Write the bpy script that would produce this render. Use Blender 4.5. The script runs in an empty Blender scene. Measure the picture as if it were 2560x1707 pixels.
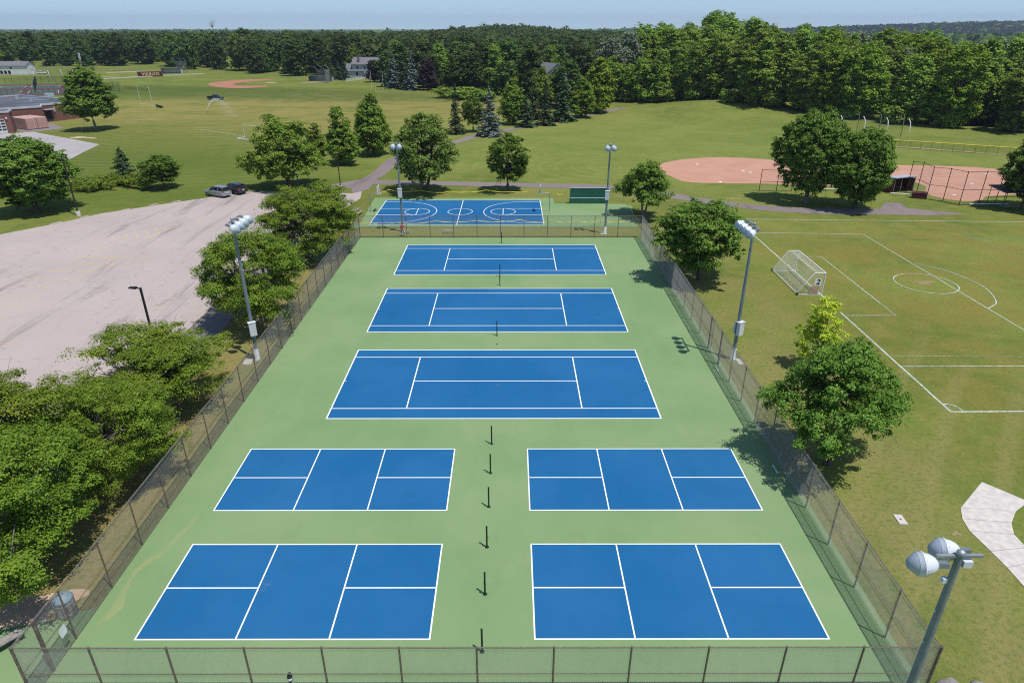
import bpy, bmesh, math, random
import numpy as np
from mathutils import Vector, Matrix

scene = bpy.context.scene
col = scene.collection
R = math.radians

# ---------------------------------------------------------------- camera
cam_data = bpy.data.cameras.new('camera')
cam_data.sensor_width = 36.0
cam_data.sensor_fit = 'HORIZONTAL'
cam_data.lens = 23.2349
cam_data.clip_start = 0.5
cam_data.clip_end = 30000.0
cam = bpy.data.objects.new('camera', cam_data)
col.objects.link(cam)
cam.location = (0.0, 0.0, 25.2094)
cam.rotation_euler = (1.124601, 0.000000, -0.001477)
scene.camera = cam

# ---------------------------------------------------------------- sun and sky
SUN_ELEV, SUN_AZ = R(69.4), math.atan2(0.766, -0.643)          # azimuth clockwise from +Y
to_sun = Vector((math.cos(SUN_ELEV) * math.sin(SUN_AZ), math.cos(SUN_ELEV) * math.cos(SUN_AZ), math.sin(SUN_ELEV)))
sun_data = bpy.data.lights.new('sun', 'SUN')
sun_data.energy = 4.6
sun_data.angle = R(0.53)
sun_data.color = (1.0, 0.955, 0.89)
sun = bpy.data.objects.new('sun', sun_data)
col.objects.link(sun)
sun.rotation_euler = to_sun.to_track_quat('Z', 'Y').to_euler()
sun.location = (60, -60, 200)

world = bpy.data.worlds.new('World')
scene.world = world
world.use_nodes = True
wn, wl = world.node_tree.nodes, world.node_tree.links
wn.clear()
w_out = wn.new('ShaderNodeOutputWorld')
w_bg = wn.new('ShaderNodeBackground')
w_sky = wn.new('ShaderNodeTexSky')
w_sky.sky_type = 'NISHITA'
w_sky.sun_disc = False
w_sky.sun_elevation = SUN_ELEV
w_sky.sun_rotation = SUN_AZ
w_sky.altitude = 150.0
w_sky.air_density = 1.0
w_sky.dust_density = 0.15
w_sky.ozone_density = 2.2
# thin streaks of low cloud all round the horizon
w_tc = wn.new('ShaderNodeTexCoord')
w_map = wn.new('ShaderNodeMapping')
w_map.inputs['Scale'].default_value = (5.0, 5.0, 70.0)
w_noise = wn.new('ShaderNodeTexNoise')
w_noise.inputs['Scale'].default_value = 1.6
w_noise.inputs['Detail'].default_value = 6.0
w_noise.inputs['Roughness'].default_value = 0.6
w_ramp = wn.new('ShaderNodeMapRange')
w_ramp.inputs['From Min'].default_value = 0.58
w_ramp.inputs['From Max'].default_value = 0.78
w_ramp.inputs['To Max'].default_value = 0.28
w_mix = wn.new('ShaderNodeMixRGB')
w_mix.inputs['Color2'].default_value = (5.6, 5.7, 6.1, 1)
wl.new(w_tc.outputs['Generated'], w_map.inputs['Vector'])
wl.new(w_map.outputs['Vector'], w_noise.inputs['Vector'])
wl.new(w_noise.outputs['Fac'], w_ramp.inputs['Value'])
wl.new(w_ramp.outputs['Result'], w_mix.inputs['Fac'])
w_up = wn.new('ShaderNodeVectorMath')
w_up.operation = 'ADD'
w_up.inputs[1].default_value = (0.0, 0.0, 0.085)
w_nm = wn.new('ShaderNodeVectorMath')
w_nm.operation = 'NORMALIZE'
wl.new(w_tc.outputs['Generated'], w_up.inputs[0])
wl.new(w_up.outputs[0], w_nm.inputs[0])
wl.new(w_nm.outputs[0], w_sky.inputs['Vector'])
wl.new(w_sky.outputs['Color'], w_mix.inputs['Color1'])
wl.new(w_mix.outputs['Color'], w_bg.inputs['Color'])
w_bg.inputs['Strength'].default_value = 0.14
wl.new(w_bg.outputs['Background'], w_out.inputs['Surface'])

scene.view_settings.view_transform = 'Standard'
scene.view_settings.look = 'None'
scene.view_settings.exposure = -0.08
scene.view_settings.gamma = 1.0
scene.view_settings.use_curve_mapping = False
scene.render.engine = 'CYCLES'
scene.cycles.use_denoising = False
scene.cycles.pixel_filter_type = 'BLACKMAN_HARRIS'
scene.cycles.filter_width = 1.1
scene.cycles.max_bounces = 6
scene.cycles.diffuse_bounces = 3
scene.cycles.glossy_bounces = 2
scene.cycles.transmission_bounces = 4
scene.cycles.transparent_max_bounces = 8
scene.cycles.volume_bounces = 0
scene.cycles.caustics_reflective = False
scene.cycles.caustics_refractive = False

# ---------------------------------------------------------------- materials
def new_mat(name):
    m = bpy.data.materials.new(name)
    m.use_nodes = True
    nt = m.node_tree
    return m, nt, nt.nodes['Principled BSDF']

def node(nt, kind, **kw):
    n = nt.nodes.new(kind)
    for k, v in kw.items():
        if k[0] == '_':
            setattr(n, k[1:], v)
        else:
            key = int(k[1:]) if k[0] == 'i' and k[1:].isdigit() else k.replace('__', ' ')
            if hasattr(v, 'is_linked'):
                nt.links.new(v, n.inputs[key])
            else:
                n.inputs[key].default_value = v
    return n

def mixc(nt, fac, a, b, mode='MIX'):
    n = nt.nodes.new('ShaderNodeMixRGB')
    n.blend_type = mode
    for key, v in (('Fac', fac), ('Color1', a), ('Color2', b)):
        if hasattr(v, 'is_linked'):
            nt.links.new(v, n.inputs[key])
        else:
            n.inputs[key].default_value = v if key == 'Fac' else (v[0], v[1], v[2], 1)
    return n.outputs['Color']

def coords(nt, scale=(1, 1, 1), rot=(0, 0, 0), loc=(0, 0, 0), kind='Object', mtype='POINT'):
    tc = nt.nodes.new('ShaderNodeTexCoord')
    mp = nt.nodes.new('ShaderNodeMapping')
    mp.vector_type = mtype
    mp.inputs['Scale'].default_value = scale
    mp.inputs['Rotation'].default_value = rot
    mp.inputs['Location'].default_value = loc
    nt.links.new(tc.outputs[kind], mp.inputs['Vector'])
    return mp.outputs['Vector']

def noise(nt, vec, scale, detail=4.0, rough=0.55, dist=0.0):
    n = node(nt, 'ShaderNodeTexNoise', Scale=scale, Detail=detail, Roughness=rough, Distortion=dist)
    nt.links.new(vec, n.inputs['Vector'])
    return n.outputs['Fac']

def rng(nt, val, a, b, c=0.0, d=1.0, smooth=True):
    n = nt.nodes.new('ShaderNodeMapRange')
    if smooth:
        n.interpolation_type = 'SMOOTHSTEP'
    for key, v in (('From Min', a), ('From Max', b), ('To Min', c), ('To Max', d)):
        n.inputs[key].default_value = v
    nt.links.new(val, n.inputs['Value'])
    return n.outputs['Result']

def mul(nt, a, b, op='MULTIPLY'):
    n = nt.nodes.new('ShaderNodeMath')
    n.operation = op
    for i, v in enumerate((a, b)):
        if hasattr(v, 'is_linked'):
            nt.links.new(v, n.inputs[i])
        else:
            n.inputs[i].default_value = v
    return n.outputs[0]

def bump(nt, bsdf, height, strength=0.3, dist=0.02):
    b = node(nt, 'ShaderNodeBump', Strength=strength, Distance=dist)
    nt.links.new(height, b.inputs['Height'])
    nt.links.new(b.outputs['Normal'], bsdf.inputs['Normal'])

def setc(nt, bsdf, c):
    nt.links.new(c, bsdf.inputs['Base Color'])

def mat(name, color, rough=0.7, var=0.25, scale=2.0, metal=0.0, bmp=0.0, spec=0.3):
    """a plain painted, cast or sawn surface with uneven tone"""
    m, nt, b = new_mat(name)
    v = coords(nt)
    n = noise(nt, v, scale, 6, 0.6)
    lo = tuple(c * (1 - var) for c in color)
    hi = tuple(min(1, c * (1 + var)) for c in color)
    setc(nt, b, mixc(nt, rng(nt, n, 0.3, 0.7), lo, hi))
    b.inputs['Roughness'].default_value = rough
    b.inputs['Metallic'].default_value = metal
    b.inputs['Specular IOR Level'].default_value = spec
    if bmp:
        bump(nt, b, noise(nt, v, scale * 12, 4), bmp)
    return m

M = {}
M['white_line'] = mat('white_line_paint', (0.78, 0.79, 0.78), 0.75, 0.04, 3)
M['chalk'] = None
M['steel'] = mat('galvanised_steel', (0.33, 0.36, 0.38), 0.45, 0.15, 3, 0.55)
M['pole_steel'] = mat('weathered_pole_steel', (0.20, 0.24, 0.26), 0.5, 0.15, 1.5, 0.25)
M['lamp_white'] = mat('lamp_housing_white', (0.66, 0.70, 0.74), 0.35, 0.06, 3, 0.1, 0, 0.5)
M['lamp_visor'] = mat('lamp_visor_grey', (0.42, 0.47, 0.52), 0.4, 0.08, 3, 0.2)
M['black_metal'] = mat('black_powder_coat', (0.015, 0.016, 0.018), 0.4, 0.2, 4, 0, 0, 0.4)
M['brown_pipe'] = mat('brown_coated_pipe', (0.145, 0.108, 0.09), 0.55, 0.35, 6)
M['wire'] = mat('fence_wire', (0.34, 0.325, 0.31), 0.5, 0.15, 3, 0.1)
M['green_wire'] = mat('green_fence_wire', (0.03, 0.075, 0.065), 0.5, 0.15, 3)
M['net_post'] = mat('dark_green_post_paint', (0.008, 0.028, 0.016), 0.4, 0.2, 8)
M['box_white'] = mat('utility_box_grey_white', (0.60, 0.62, 0.63), 0.5, 0.06, 3)
M['concrete'] = mat('pale_concrete', (0.54, 0.50, 0.46), 0.85, 0.12, 2.5, 0, 0.15)
M['kerb'] = mat('kerb_concrete', (0.36, 0.32, 0.28), 0.9, 0.2, 1.5, 0, 0.2)
M['bark'] = mat('grey_brown_bark', (0.10, 0.078, 0.06), 0.9, 0.4, 5, 0, 0.6)
M['pale_bark'] = mat('pale_grey_bark', (0.19, 0.16, 0.135), 0.9, 0.35, 5, 0, 0.6)
M['wood_grey'] = mat('weathered_grey_wood', (0.27, 0.25, 0.23), 0.85, 0.3, 6, 0, 0.3)
M['wall_green'] = mat('green_hitting_wall_paint', (0.018, 0.105, 0.075), 0.6, 0.12, 0.8)
M['goal_white'] = mat('goal_white_paint', (0.74, 0.75, 0.74), 0.4, 0.05, 3)
M['net_white'] = mat('white_net_cord', (0.76, 0.77, 0.75), 0.8, 0.1, 3)
M['tape_yellow'] = mat('yellow_caution_tape', (0.72, 0.62, 0.04), 0.5, 0.12, 9)
M['cap_yellow'] = mat('yellow_fence_cap', (0.62, 0.45, 0.05), 0.5, 0.15, 3)
M['red_rim'] = mat('orange_red_rim_paint', (0.55, 0.07, 0.04), 0.5, 0.1, 4)
M['maroon'] = mat('maroon_paint', (0.10, 0.018, 0.022), 0.55, 0.25, 2)
M['dark_void'] = mat('dark_interior', (0.02, 0.02, 0.022), 0.9, 0.2, 2)
M['brick'] = None
M['roof_membrane'] = mat('grey_roof_membrane', (0.088, 0.096, 0.115), 0.8, 0.35, 0.16)
M['fascia'] = mat('pale_metal_fascia', (0.45, 0.48, 0.51), 0.5, 0.1, 1)
M['container_pink'] = mat('faded_pink_container_paint', (0.50, 0.31, 0.27), 0.6, 0.14, 0.7)
M['siding_white'] = mat('white_house_siding', (0.62, 0.62, 0.61), 0.7, 0.08, 1)
M['siding_grey'] = mat('grey_blue_house_siding', (0.36, 0.39, 0.44), 0.7, 0.08, 1)
M['shingle'] = mat('grey_roof_shingle', (0.16, 0.16, 0.17), 0.9, 0.3, 3)
M['glass_dark'] = mat('dark_window_glass', (0.018, 0.022, 0.027), 0.08, 0.1, 3, 0, 0, 0.6)
M['rubber'] = mat('tyre_rubber', (0.018, 0.018, 0.018), 0.85, 0.2, 8)
M['rim_alloy'] = mat('wheel_alloy', (0.40, 0.41, 0.42), 0.35, 0.1, 5, 0.7)
M['car_silver'] = mat('silver_car_paint', (0.36, 0.39, 0.41), 0.28, 0.04, 2, 0.55, 0, 0.6)
M['car_dark'] = mat('dark_grey_car_paint', (0.045, 0.052, 0.06), 0.25, 0.06, 2, 0.4, 0, 0.6)
M['car_teal'] = mat('dark_teal_car_paint', (0.015, 0.045, 0.06), 0.25, 0.06, 2, 0.3, 0, 0.6)
M['car_black'] = mat('black_truck_paint', (0.012, 0.015, 0.02), 0.25, 0.06, 2, 0.2, 0, 0.6)
M['car_blue'] = mat('navy_car_paint', (0.012, 0.025, 0.07), 0.25, 0.06, 2, 0.3, 0, 0.6)
M['car_white'] = mat('white_car_paint', (0.68, 0.70, 0.72), 0.3, 0.04, 2, 0, 0, 0.6)
M['tail_red'] = mat('red_tail_lamp_plastic', (0.45, 0.02, 0.02), 0.25, 0.1, 5)
M['lamp_clear'] = mat('clear_lamp_plastic', (0.55, 0.56, 0.56), 0.2, 0.1, 5)
M['letter_gold'] = mat('pale_gold_letter_paint', (0.62, 0.46, 0.27), 0.6, 0.08, 3)
M['ink_black'] = mat('black_number_ink', (0.012, 0.012, 0.014), 0.6, 0.1, 3)
M['skin'] = mat('skin', (0.42, 0.25, 0.18), 0.55, 0.1, 8)
M['shirt_red'] = mat('red_shirt_cloth', (0.52, 0.045, 0.06), 0.85, 0.15, 6)
M['shorts_navy'] = mat('navy_shorts_cloth', (0.025, 0.035, 0.07), 0.85, 0.2, 6)
M['hair_brown'] = mat('dark_brown_hair', (0.03, 0.02, 0.014), 0.7, 0.3, 12)
M['shoe_dark'] = mat('dark_shoe', (0.03, 0.03, 0.035), 0.7, 0.2, 6)
M['orange'] = mat('orange_flag_cloth', (0.70, 0.16, 0.03), 0.8, 0.1, 4)
M['bin_grey'] = mat('grey_brown_bin_slat', (0.22, 0.185, 0.17), 0.8, 0.25, 5)
M['bin_lid'] = mat('blue_grey_bin_lid', (0.21, 0.29, 0.34), 0.45, 0.12, 3)
M['rust'] = mat('rusty_pipe', (0.13, 0.062, 0.038), 0.8, 0.4, 9)
M['bench_silver'] = mat('aluminium_bench', (0.52, 0.54, 0.52), 0.4, 0.08, 3, 0.4)
M['rock'] = mat('grey_fieldstone', (0.24, 0.22, 0.20), 0.9, 0.3, 2.5, 0, 0.6)
M['green_canvas'] = mat('dark_green_canvas', (0.02, 0.05, 0.045), 0.8, 0.2, 3)

def brick_mat():
    m, nt, b = new_mat('red_brown_brick')
    v = coords(nt, (1, 1, 1))
    n = noise(nt, v, 7, 3)
    n2 = noise(nt, v, 0.5, 4)
    c = mixc(nt, rng(nt, n, 0.3, 0.7), (0.15, 0.062, 0.045), (0.22, 0.10, 0.075))
    setc(nt, b, mixc(nt, mul(nt, rng(nt, n2, 0.4, 0.7), 0.4), c, (0.12, 0.06, 0.05)))
    b.inputs['Roughness'].default_value = 0.9
    return m
M['brick'] = brick_mat()

def court_mat(name, a, b_, rough=0.8):
    """acrylic court paint: almost even, faint squeegee tone, cloudy wear and fine grit"""
    m, nt, b = new_mat(name)
    v = coords(nt)
    vs = coords(nt, (0.5, 0.05, 1))
    big = noise(nt, v, 0.12, 4, 0.6)
    streak = noise(nt, vs, 1.6, 4, 0.6)
    fine = noise(nt, v, 30, 2)
    c = mixc(nt, rng(nt, big, 0.3, 0.7), a, b_)
    c = mixc(nt, mul(nt, rng(nt, streak, 0.35, 0.75), 0.35), c, tuple(x * 1.13 for x in a))
    c = mixc(nt, mul(nt, fine, 0.12), c, tuple(x * 0.75 for x in b_))
    stain = rng(nt, noise(nt, v, 0.35, 5, 0.65), 0.66, 0.78)
    c = mixc(nt, mul(nt, stain, 0.2), c, (0.35, 0.32, 0.25))
    puddle = rng(nt, noise(nt, coords(nt, loc=(31, 17, 0)), 0.22, 3, 0.5), 0.585, 0.60)
    rim = mul(nt, puddle, rng(nt, noise(nt, coords(nt, loc=(31, 17, 0)), 0.22, 3, 0.5), 0.605, 0.63, 1.0, 0.25))
    c = mixc(nt, mul(nt, rim, 0.10), c, tuple(x * 0.62 for x in b_))
    setc(nt, b, c)
    b.inputs['Roughness'].default_value = rough
    b.inputs['Specular IOR Level'].default_value = 0.10
    bump(nt, b, fine, 0.08, 0.01)
    return m
M['court_blue'] = court_mat('blue_court_acrylic', (0.010, 0.107, 0.262), (0.020, 0.130, 0.300))
M['court_green'] = court_mat('green_court_acrylic', (0.168, 0.272, 0.117), (0.222, 0.312, 0.150))

def asphalt_mat(name, base, dark, streak_rot, cracks=True):
    m, nt, b = new_mat(name)
    v = coords(nt)
    vs = coords(nt, (0.32, 0.045, 1), (0, 0, streak_rot))
    big = noise(nt, v, 0.07, 5, 0.6)
    streak = noise(nt, vs, 1.0, 7, 0.68, 0.6)
    fine = noise(nt, v, 22, 3, 0.7)
    mid = noise(nt, v, 1.3, 5, 0.65)
    c = mixc(nt, rng(nt, big, 0.3, 0.7), base, tuple(x * 0.88 for x in base))
    c = mixc(nt, mul(nt, rng(nt, streak, 0.52, 0.68), 0.72), c, dark)
    c = mixc(nt, mul(nt, rng(nt, mid, 0.55, 0.8), 0.35), c, tuple(x * 0.78 for x in base))
    c = mixc(nt, mul(nt, rng(nt, fine, 0.4, 0.7), 0.30), c, tuple(x * 0.5 for x in base))
    if cracks:
        vo = nt.nodes.new('ShaderNodeTexVoronoi')
        vo.feature = 'DISTANCE_TO_EDGE'
        vo.inputs['Scale'].default_value = 0.16
        wv = nt.nodes.new('ShaderNodeMixRGB')
        wv.blend_type = 'ADD'
        wv.inputs['Fac'].default_value = 1.0
        nn = node(nt, 'ShaderNodeTexNoise', Scale=0.6, Detail=4.0)
        nt.links.new(v, nn.inputs['Vector'])
        nt.links.new(v, wv.inputs['Color1'])
        sc = nt.nodes.new('ShaderNodeVectorMath')
        sc.operation = 'SCALE'
        sc.inputs['Scale'].default_value = 3.0
        nt.links.new(nn.outputs['Color'], sc.inputs[0])
        nt.links.new(sc.outputs[0], wv.inputs['Color2'])
        nt.links.new(wv.outputs['Color'], vo.inputs['Vector'])
        line = rng(nt, vo.outputs['Distance'], 0.003, 0.012, 1.0, 0.0)
        c = mixc(nt, mul(nt, mul(nt, line, rng(nt, mid, 0.42, 0.6)), 0.55), c, dark)
    setc(nt, b, c)
    b.inputs['Roughness'].default_value = 0.92
    b.inputs['Specular IOR Level'].default_value = 0.2
    bump(nt, b, fine, 0.15, 0.01)
    return m
M['lot'] = asphalt_mat('bleached_pinkish_asphalt', (0.46, 0.39, 0.36), (0.19, 0.165, 0.155), R(-28))
M['path'] = asphalt_mat('purplish_grey_asphalt', (0.235, 0.195, 0.188), (0.14, 0.115, 0.115), 0, False)
M['walk'] = asphalt_mat('grey_walkway_asphalt', (0.24, 0.21, 0.205), (0.15, 0.13, 0.13), 0, False)
M['apron'] = asphalt_mat('pale_service_yard_asphalt', (0.40, 0.37, 0.365), (0.25, 0.235, 0.23), R(60), False)

def faded_line_mat(name, color, keep):
    """thin worn paint on asphalt: the paint is scuffed away in patches"""
    m, nt, b = new_mat(name)
    v = coords(nt)
    n = noise(nt, v, 3.0, 5, 0.7)
    setc(nt, b, mixc(nt, rng(nt, n, keep - 0.12, keep + 0.12), color, (0.38, 0.33, 0.30)))
    b.inputs['Roughness'].default_value = 0.9
    return m
M['lot_line'] = faded_line_mat('worn_yellow_lot_paint', (0.62, 0.44, 0.14), 0.56)

def chalk_mat(name, color, green, keep):
    m, nt, b = new_mat(name)
    v = coords(nt)
    n = noise(nt, v, 5.0, 5, 0.75)
    setc(nt, b, mixc(nt, rng(nt, n, keep - 0.15, keep + 0.15), color, green))
    b.inputs['Roughness'].default_value = 0.95
    return m
M['chalk'] = chalk_mat('field_marking_paint_on_grass', (0.50, 0.56, 0.52), (0.19, 0.24, 0.10), 0.53)
M['chalk_faint'] = chalk_mat('worn_field_marking_paint', (0.36, 0.40, 0.28), (0.16, 0.195, 0.065), 0.46)

def dirt_mat(name, a, b_):
    m, nt, b = new_mat(name)
    v = coords(nt)
    vs = coords(nt, (0.15, 1.0, 1), (0, 0, R(8)))
    n = noise(nt, v, 0.22, 5, 0.6)
    s = noise(nt, vs, 1.1, 4, 0.6)
    f = noise(nt, v, 6, 3)
    c = mixc(nt, rng(nt, n, 0.3, 0.7), a, b_)
    c = mixc(nt, mul(nt, rng(nt, s, 0.4, 0.7), 0.35), c, tuple(x * 1.18 for x in a))
    c = mixc(nt, mul(nt, f, 0.25), c, tuple(x * 0.7 for x in b_))
    setc(nt, b, c)
    b.inputs['Roughness'].default_value = 0.95
    bump(nt, b, f, 0.3, 0.03)
    return m
M['infield'] = dirt_mat('red_infield_dirt', (0.50, 0.27, 0.185), (0.44, 0.225, 0.15))
M['infield_far'] = dirt_mat('redder_infield_dirt', (0.40, 0.17, 0.105), (0.34, 0.14, 0.09))
M['sand'] = dirt_mat('bare_sandy_soil', (0.52, 0.37, 0.25), (0.44, 0.31, 0.20))
M['worn_turf'] = dirt_mat('worn_brown_turf', (0.30, 0.20, 0.10), (0.22, 0.19, 0.075))
M['court_dust'] = court_mat('sandy_dust_on_court', (0.255, 0.30, 0.135), (0.215, 0.295, 0.135))
M['track_sand'] = dirt_mat('sandy_warning_strip', (0.40, 0.28, 0.17), (0.36, 0.26, 0.15))

# ---------------------------------------------------------------- grass ground
def ground_mat():
    m, nt, b = new_mat('mown_grass')
    v = coords(nt)
    def zone(c, r, rot=0.0, soft=0.45):
        vv = coords(nt, (r[0], r[1], 1e6), (0, 0, rot), (c[0], c[1], 0), mtype='TEXTURE')
        ln = nt.nodes.new('ShaderNodeVectorMath')
        ln.operation = 'LENGTH'
        nt.links.new(vv, ln.inputs[0])
        return rng(nt, ln.outputs['Value'], 1.0 - soft, 1.0 + soft, 1.0, 0.0)
    huge = noise(nt, v, 0.018, 4, 0.55)
    big = noise(nt, v, 0.07, 4, 0.6)
    mid = noise(nt, v, 0.45, 4, 0.65)
    fine = noise(nt, v, 3.2, 4, 0.72)
    tuft = noise(nt, v, 14.0, 3, 0.7)
    lush, mean, dry, straw = (0.090, 0.136, 0.024), (0.182, 0.214, 0.046), (0.262, 0.236, 0.068), (0.38, 0.305, 0.105)
    c = mixc(nt, rng(nt, big, 0.32, 0.68), lush, mean)
    c = mixc(nt, mul(nt, rng(nt, mid, 0.35, 0.75), 0.55), c, dry)
    # how dry, or how darkened, each part of the grounds is
    dry_left = zone((-62, 232), (85, 62), R(-8))
    pitch = zone((62, 62), (42, 34), 0, 0.35)
    back_lawn = zone((35, 165), (75, 48), R(-10))
    strip_r = zone((22, 48), (5.5, 42), 0, 0.6)
    strip_l = zone((-22.5, 52), (4.5, 48), 0, 0.5)
    green_out = zone((-120, 292), (110, 26), R(-14))
    strip_b = zone((-1, 88), (22, 3.5), 0, 0.5)
    hoop_lawn = zone((0, 108), (30, 5), 0, 0.5)
    lot_lawn_shade = zone((-62, 122), (50, 22), R(-22), 0.5)  # left lawn darkened in its colour, in place of cloud shade
    worn = rng(nt, noise(nt, v, 0.16, 6, 0.65), 0.36, 0.66)
    c = mixc(nt, mul(nt, mul(nt, dry_left, rng(nt, big, 0.2, 0.6)), 0.8), c, (0.285, 0.222, 0.075))
    c = mixc(nt, mul(nt, mul(nt, pitch, worn), 0.75), c, (0.225, 0.172, 0.042))
    c = mixc(nt, mul(nt, back_lawn, 0.42), c, (0.200, 0.248, 0.060))
    c = mixc(nt, mul(nt, mul(nt, strip_r, worn), 0.7), c, (0.24, 0.205, 0.085))
    c = mixc(nt, mul(nt, mul(nt, strip_l, rng(nt, mid, 0.2, 0.6)), 0.85), c, (0.27, 0.20, 0.085))
    c = mixc(nt, mul(nt, strip_b, 0.75), c, (0.235, 0.205, 0.08))
    c = mixc(nt, mul(nt, mul(nt, hoop_lawn, worn), 0.8), c, (0.26, 0.215, 0.085))
    c = mixc(nt, mul(nt, green_out, 0.75), c, (0.050, 0.088, 0.018))
    c = mixc(nt, mul(nt, lot_lawn_shade, 0.6), c, (0.085, 0.125, 0.018))
    sw_lawn_shade = zone((-105, 150), (50, 40), R(20), 0.5)  # cloud shade near the building, painted as darker grass
    c = mixc(nt, mul(nt, mul(nt, sw_lawn_shade, rng(nt, big, 0.25, 0.65)), 0.6), c, (0.075, 0.105, 0.018))
    # mower passes: straight bands, and arcs where the mower turned
    def bands(rot, width, dist=1.2):
        vv = coords(nt, (1, 1, 1), (0, 0, rot))
        w = node(nt, 'ShaderNodeTexWave', Scale=0.314 / width, Distortion=dist, Detail=3.0)
        w.inputs['Detail Scale'].default_value = 0.4
        nt.links.new(vv, w.inputs['Vector'])
        return w.outputs['Fac']
    def arcs(cn, width):
        vv = coords(nt, (1, 1, 1), (0, 0, 0), (-cn[0], -cn[1], 0))
        w = node(nt, 'ShaderNodeTexWave', Scale=0.314 / width, Distortion=5.0, Detail=3.0)
        w.wave_type = 'RINGS'
        w.rings_direction = 'Z'
        w.inputs['Detail Scale'].default_value = 0.25
        nt.links.new(vv, w.inputs['Vector'])
        return w.outputs['Fac']
    straw_lines = lambda w, lo=0.78: rng(nt, w, lo, 1.0)
    b_field = bands(R(84), 4.4, 5.5)
    c = mixc(nt, mul(nt, mul(nt, mul(nt, dry_left, straw_lines(b_field, 0.58)), rng(nt, worn, 0.2, 0.8)), 0.55), c, straw)
    c = mixc(nt, mul(nt, mul(nt, dry_left, rng(nt, b_field, 0.0, 0.35, 1.0, 0.0)), 0.16), c, lush)
    ring_zone = zone((22, 140), (34, 26), 0, 0.5)
    a1 = arcs((20.0, 132.0), 3.2)
    c = mixc(nt, mul(nt, mul(nt, mul(nt, ring_zone, straw_lines(a1, 0.70)), rng(nt, big, 0.3, 0.6)), 0.42), c, (0.26, 0.27, 0.08))
    left_zone = zone((-72, 150), (48, 32), R(-25), 0.5)
    a2 = arcs((-74.0, 205.0), 3.0)
    c = mixc(nt, mul(nt, mul(nt, mul(nt, left_zone, straw_lines(a2, 0.66)), rng(nt, big, 0.35, 0.65)), 0.42), c, (0.24, 0.23, 0.085))
    b_near = bands(R(36), 3.6, 3.0)
    near_zone = zone((27, 27), (12, 28), R(-8), 0.4)
    c = mixc(nt, mul(nt, mul(nt, near_zone, straw_lines(b_near, 0.66)), 0.45), c, (0.25, 0.22, 0.085))
    # fine growth
    blade = noise(nt, coords(nt, (1.0, 0.5, 1), (0, 0, R(25))), 7.0, 3, 0.75)
    c = mixc(nt, mul(nt, rng(nt, fine, 0.46, 0.66), 0.62), c, (0.075, 0.128, 0.025))
    c = mixc(nt, mul(nt, rng(nt, blade, 0.52, 0.70), 0.48), c, (0.245, 0.22, 0.055))
    c = mixc(nt, mul(nt, rng(nt, tuft, 0.5, 0.72), 0.5), c, (0.045, 0.082, 0.018))
    c = mixc(nt, mul(nt, rng(nt, tuft, 0.5, 0.25), 0.22), c, straw)
    c = mixc(nt, mul(nt, rng(nt, huge, 0.45, 0.7), 0.25), c, lush)
    setc(nt, b, c)
    b.inputs['Roughness'].default_value = 1.0
    b.inputs['Specular IOR Level'].default_value = 0.05
    bump(nt, b, fine, 0.7, 0.10)
    return m
M['grass'] = ground_mat()

# ---------------------------------------------------------------- foliage
def leaf_mat(name, dark, light, tip=None, transl=0.25, spread=0.35):
    """leaf tone differs leaf by leaf and tree by tree"""
    m, nt, b = new_mat(name)
    geo = nt.nodes.new('ShaderNodeNewGeometry')
    info = nt.nodes.new('ShaderNodeObjectInfo')
    v = coords(nt)
    patch = noise(nt, v, 0.45, 3)
    c = mixc(nt, geo.outputs['Random Per Island'], dark, light)
    shade = noise(nt, coords(nt, loc=(7, 3, 1)), 0.8, 3)
    c = mixc(nt, mul(nt, rng(nt, shade, 0.48, 0.68), 0.5), c, tuple(x * 0.8 for x in dark))
    c = mixc(nt, mul(nt, rng(nt, patch, 0.45, 0.75), 0.55), c, tip or tuple(x * 1.25 for x in light))
    hsv = nt.nodes.new('ShaderNodeHueSaturation')
    hsv.inputs['Saturation'].default_value = 0.99
    nt.links.new(rng(nt, info.outputs['Random'], 0, 1, 0.485, 0.512, False), hsv.inputs['Hue'])
    nt.links.new(rng(nt, info.outputs['Random'], 0, 1, 1 - spread * 0.5, 1 + spread * 0.6, False), hsv.inputs['Value'])
    nt.links.new(c, hsv.inputs['Color'])
    setc(nt, b, hsv.outputs['Color'])
    b.inputs['Roughness'].default_value = 0.6
    b.inputs['Specular IOR Level'].default_value = 0.14
    tr = nt.nodes.new('ShaderNodeBsdfTranslucent')
    nt.links.new(mixc(nt, 0.5, hsv.outputs['Color'], (0.16, 0.22, 0.03)), tr.inputs['Color'])
    mx = nt.nodes.new('ShaderNodeMixShader')
    mx.inputs['Fac'].default_value = transl
    nt.links.new(b.outputs['BSDF'], mx.inputs[1])
    nt.links.new(tr.outputs['BSDF'], mx.inputs[2])
    nt.links.new(mx.outputs['Shader'], nt.nodes['Material Output'].inputs['Surface'])
    return m
M['leaf_locust'] = leaf_mat('honey_locust_leaf', (0.102, 0.185, 0.018), (0.226, 0.343, 0.029), (0.302, 0.387, 0.039), 0.3, 0.2)
M['leaf_maple'] = leaf_mat('dark_maple_leaf', (0.078, 0.157, 0.018), (0.171, 0.293, 0.036), (0.244, 0.370, 0.056), 0.2, 0.25)
M['leaf_bloom'] = leaf_mat('pale_tipped_leaf', (0.087, 0.185, 0.025), (0.221, 0.353, 0.063), (0.395, 0.529, 0.136), 0.25, 0.15)
M['leaf_bright'] = leaf_mat('fresh_green_leaf', (0.111, 0.186, 0.019), (0.256, 0.342, 0.039), (0.311, 0.390, 0.055), 0.25, 0.2)
M['leaf_yellow'] = leaf_mat('yellow_green_leaf', (0.359, 0.499, 0.033), (0.718, 0.849, 0.053), (0.941, 0.899, 0.045), 0.35, 0.1)
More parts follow.
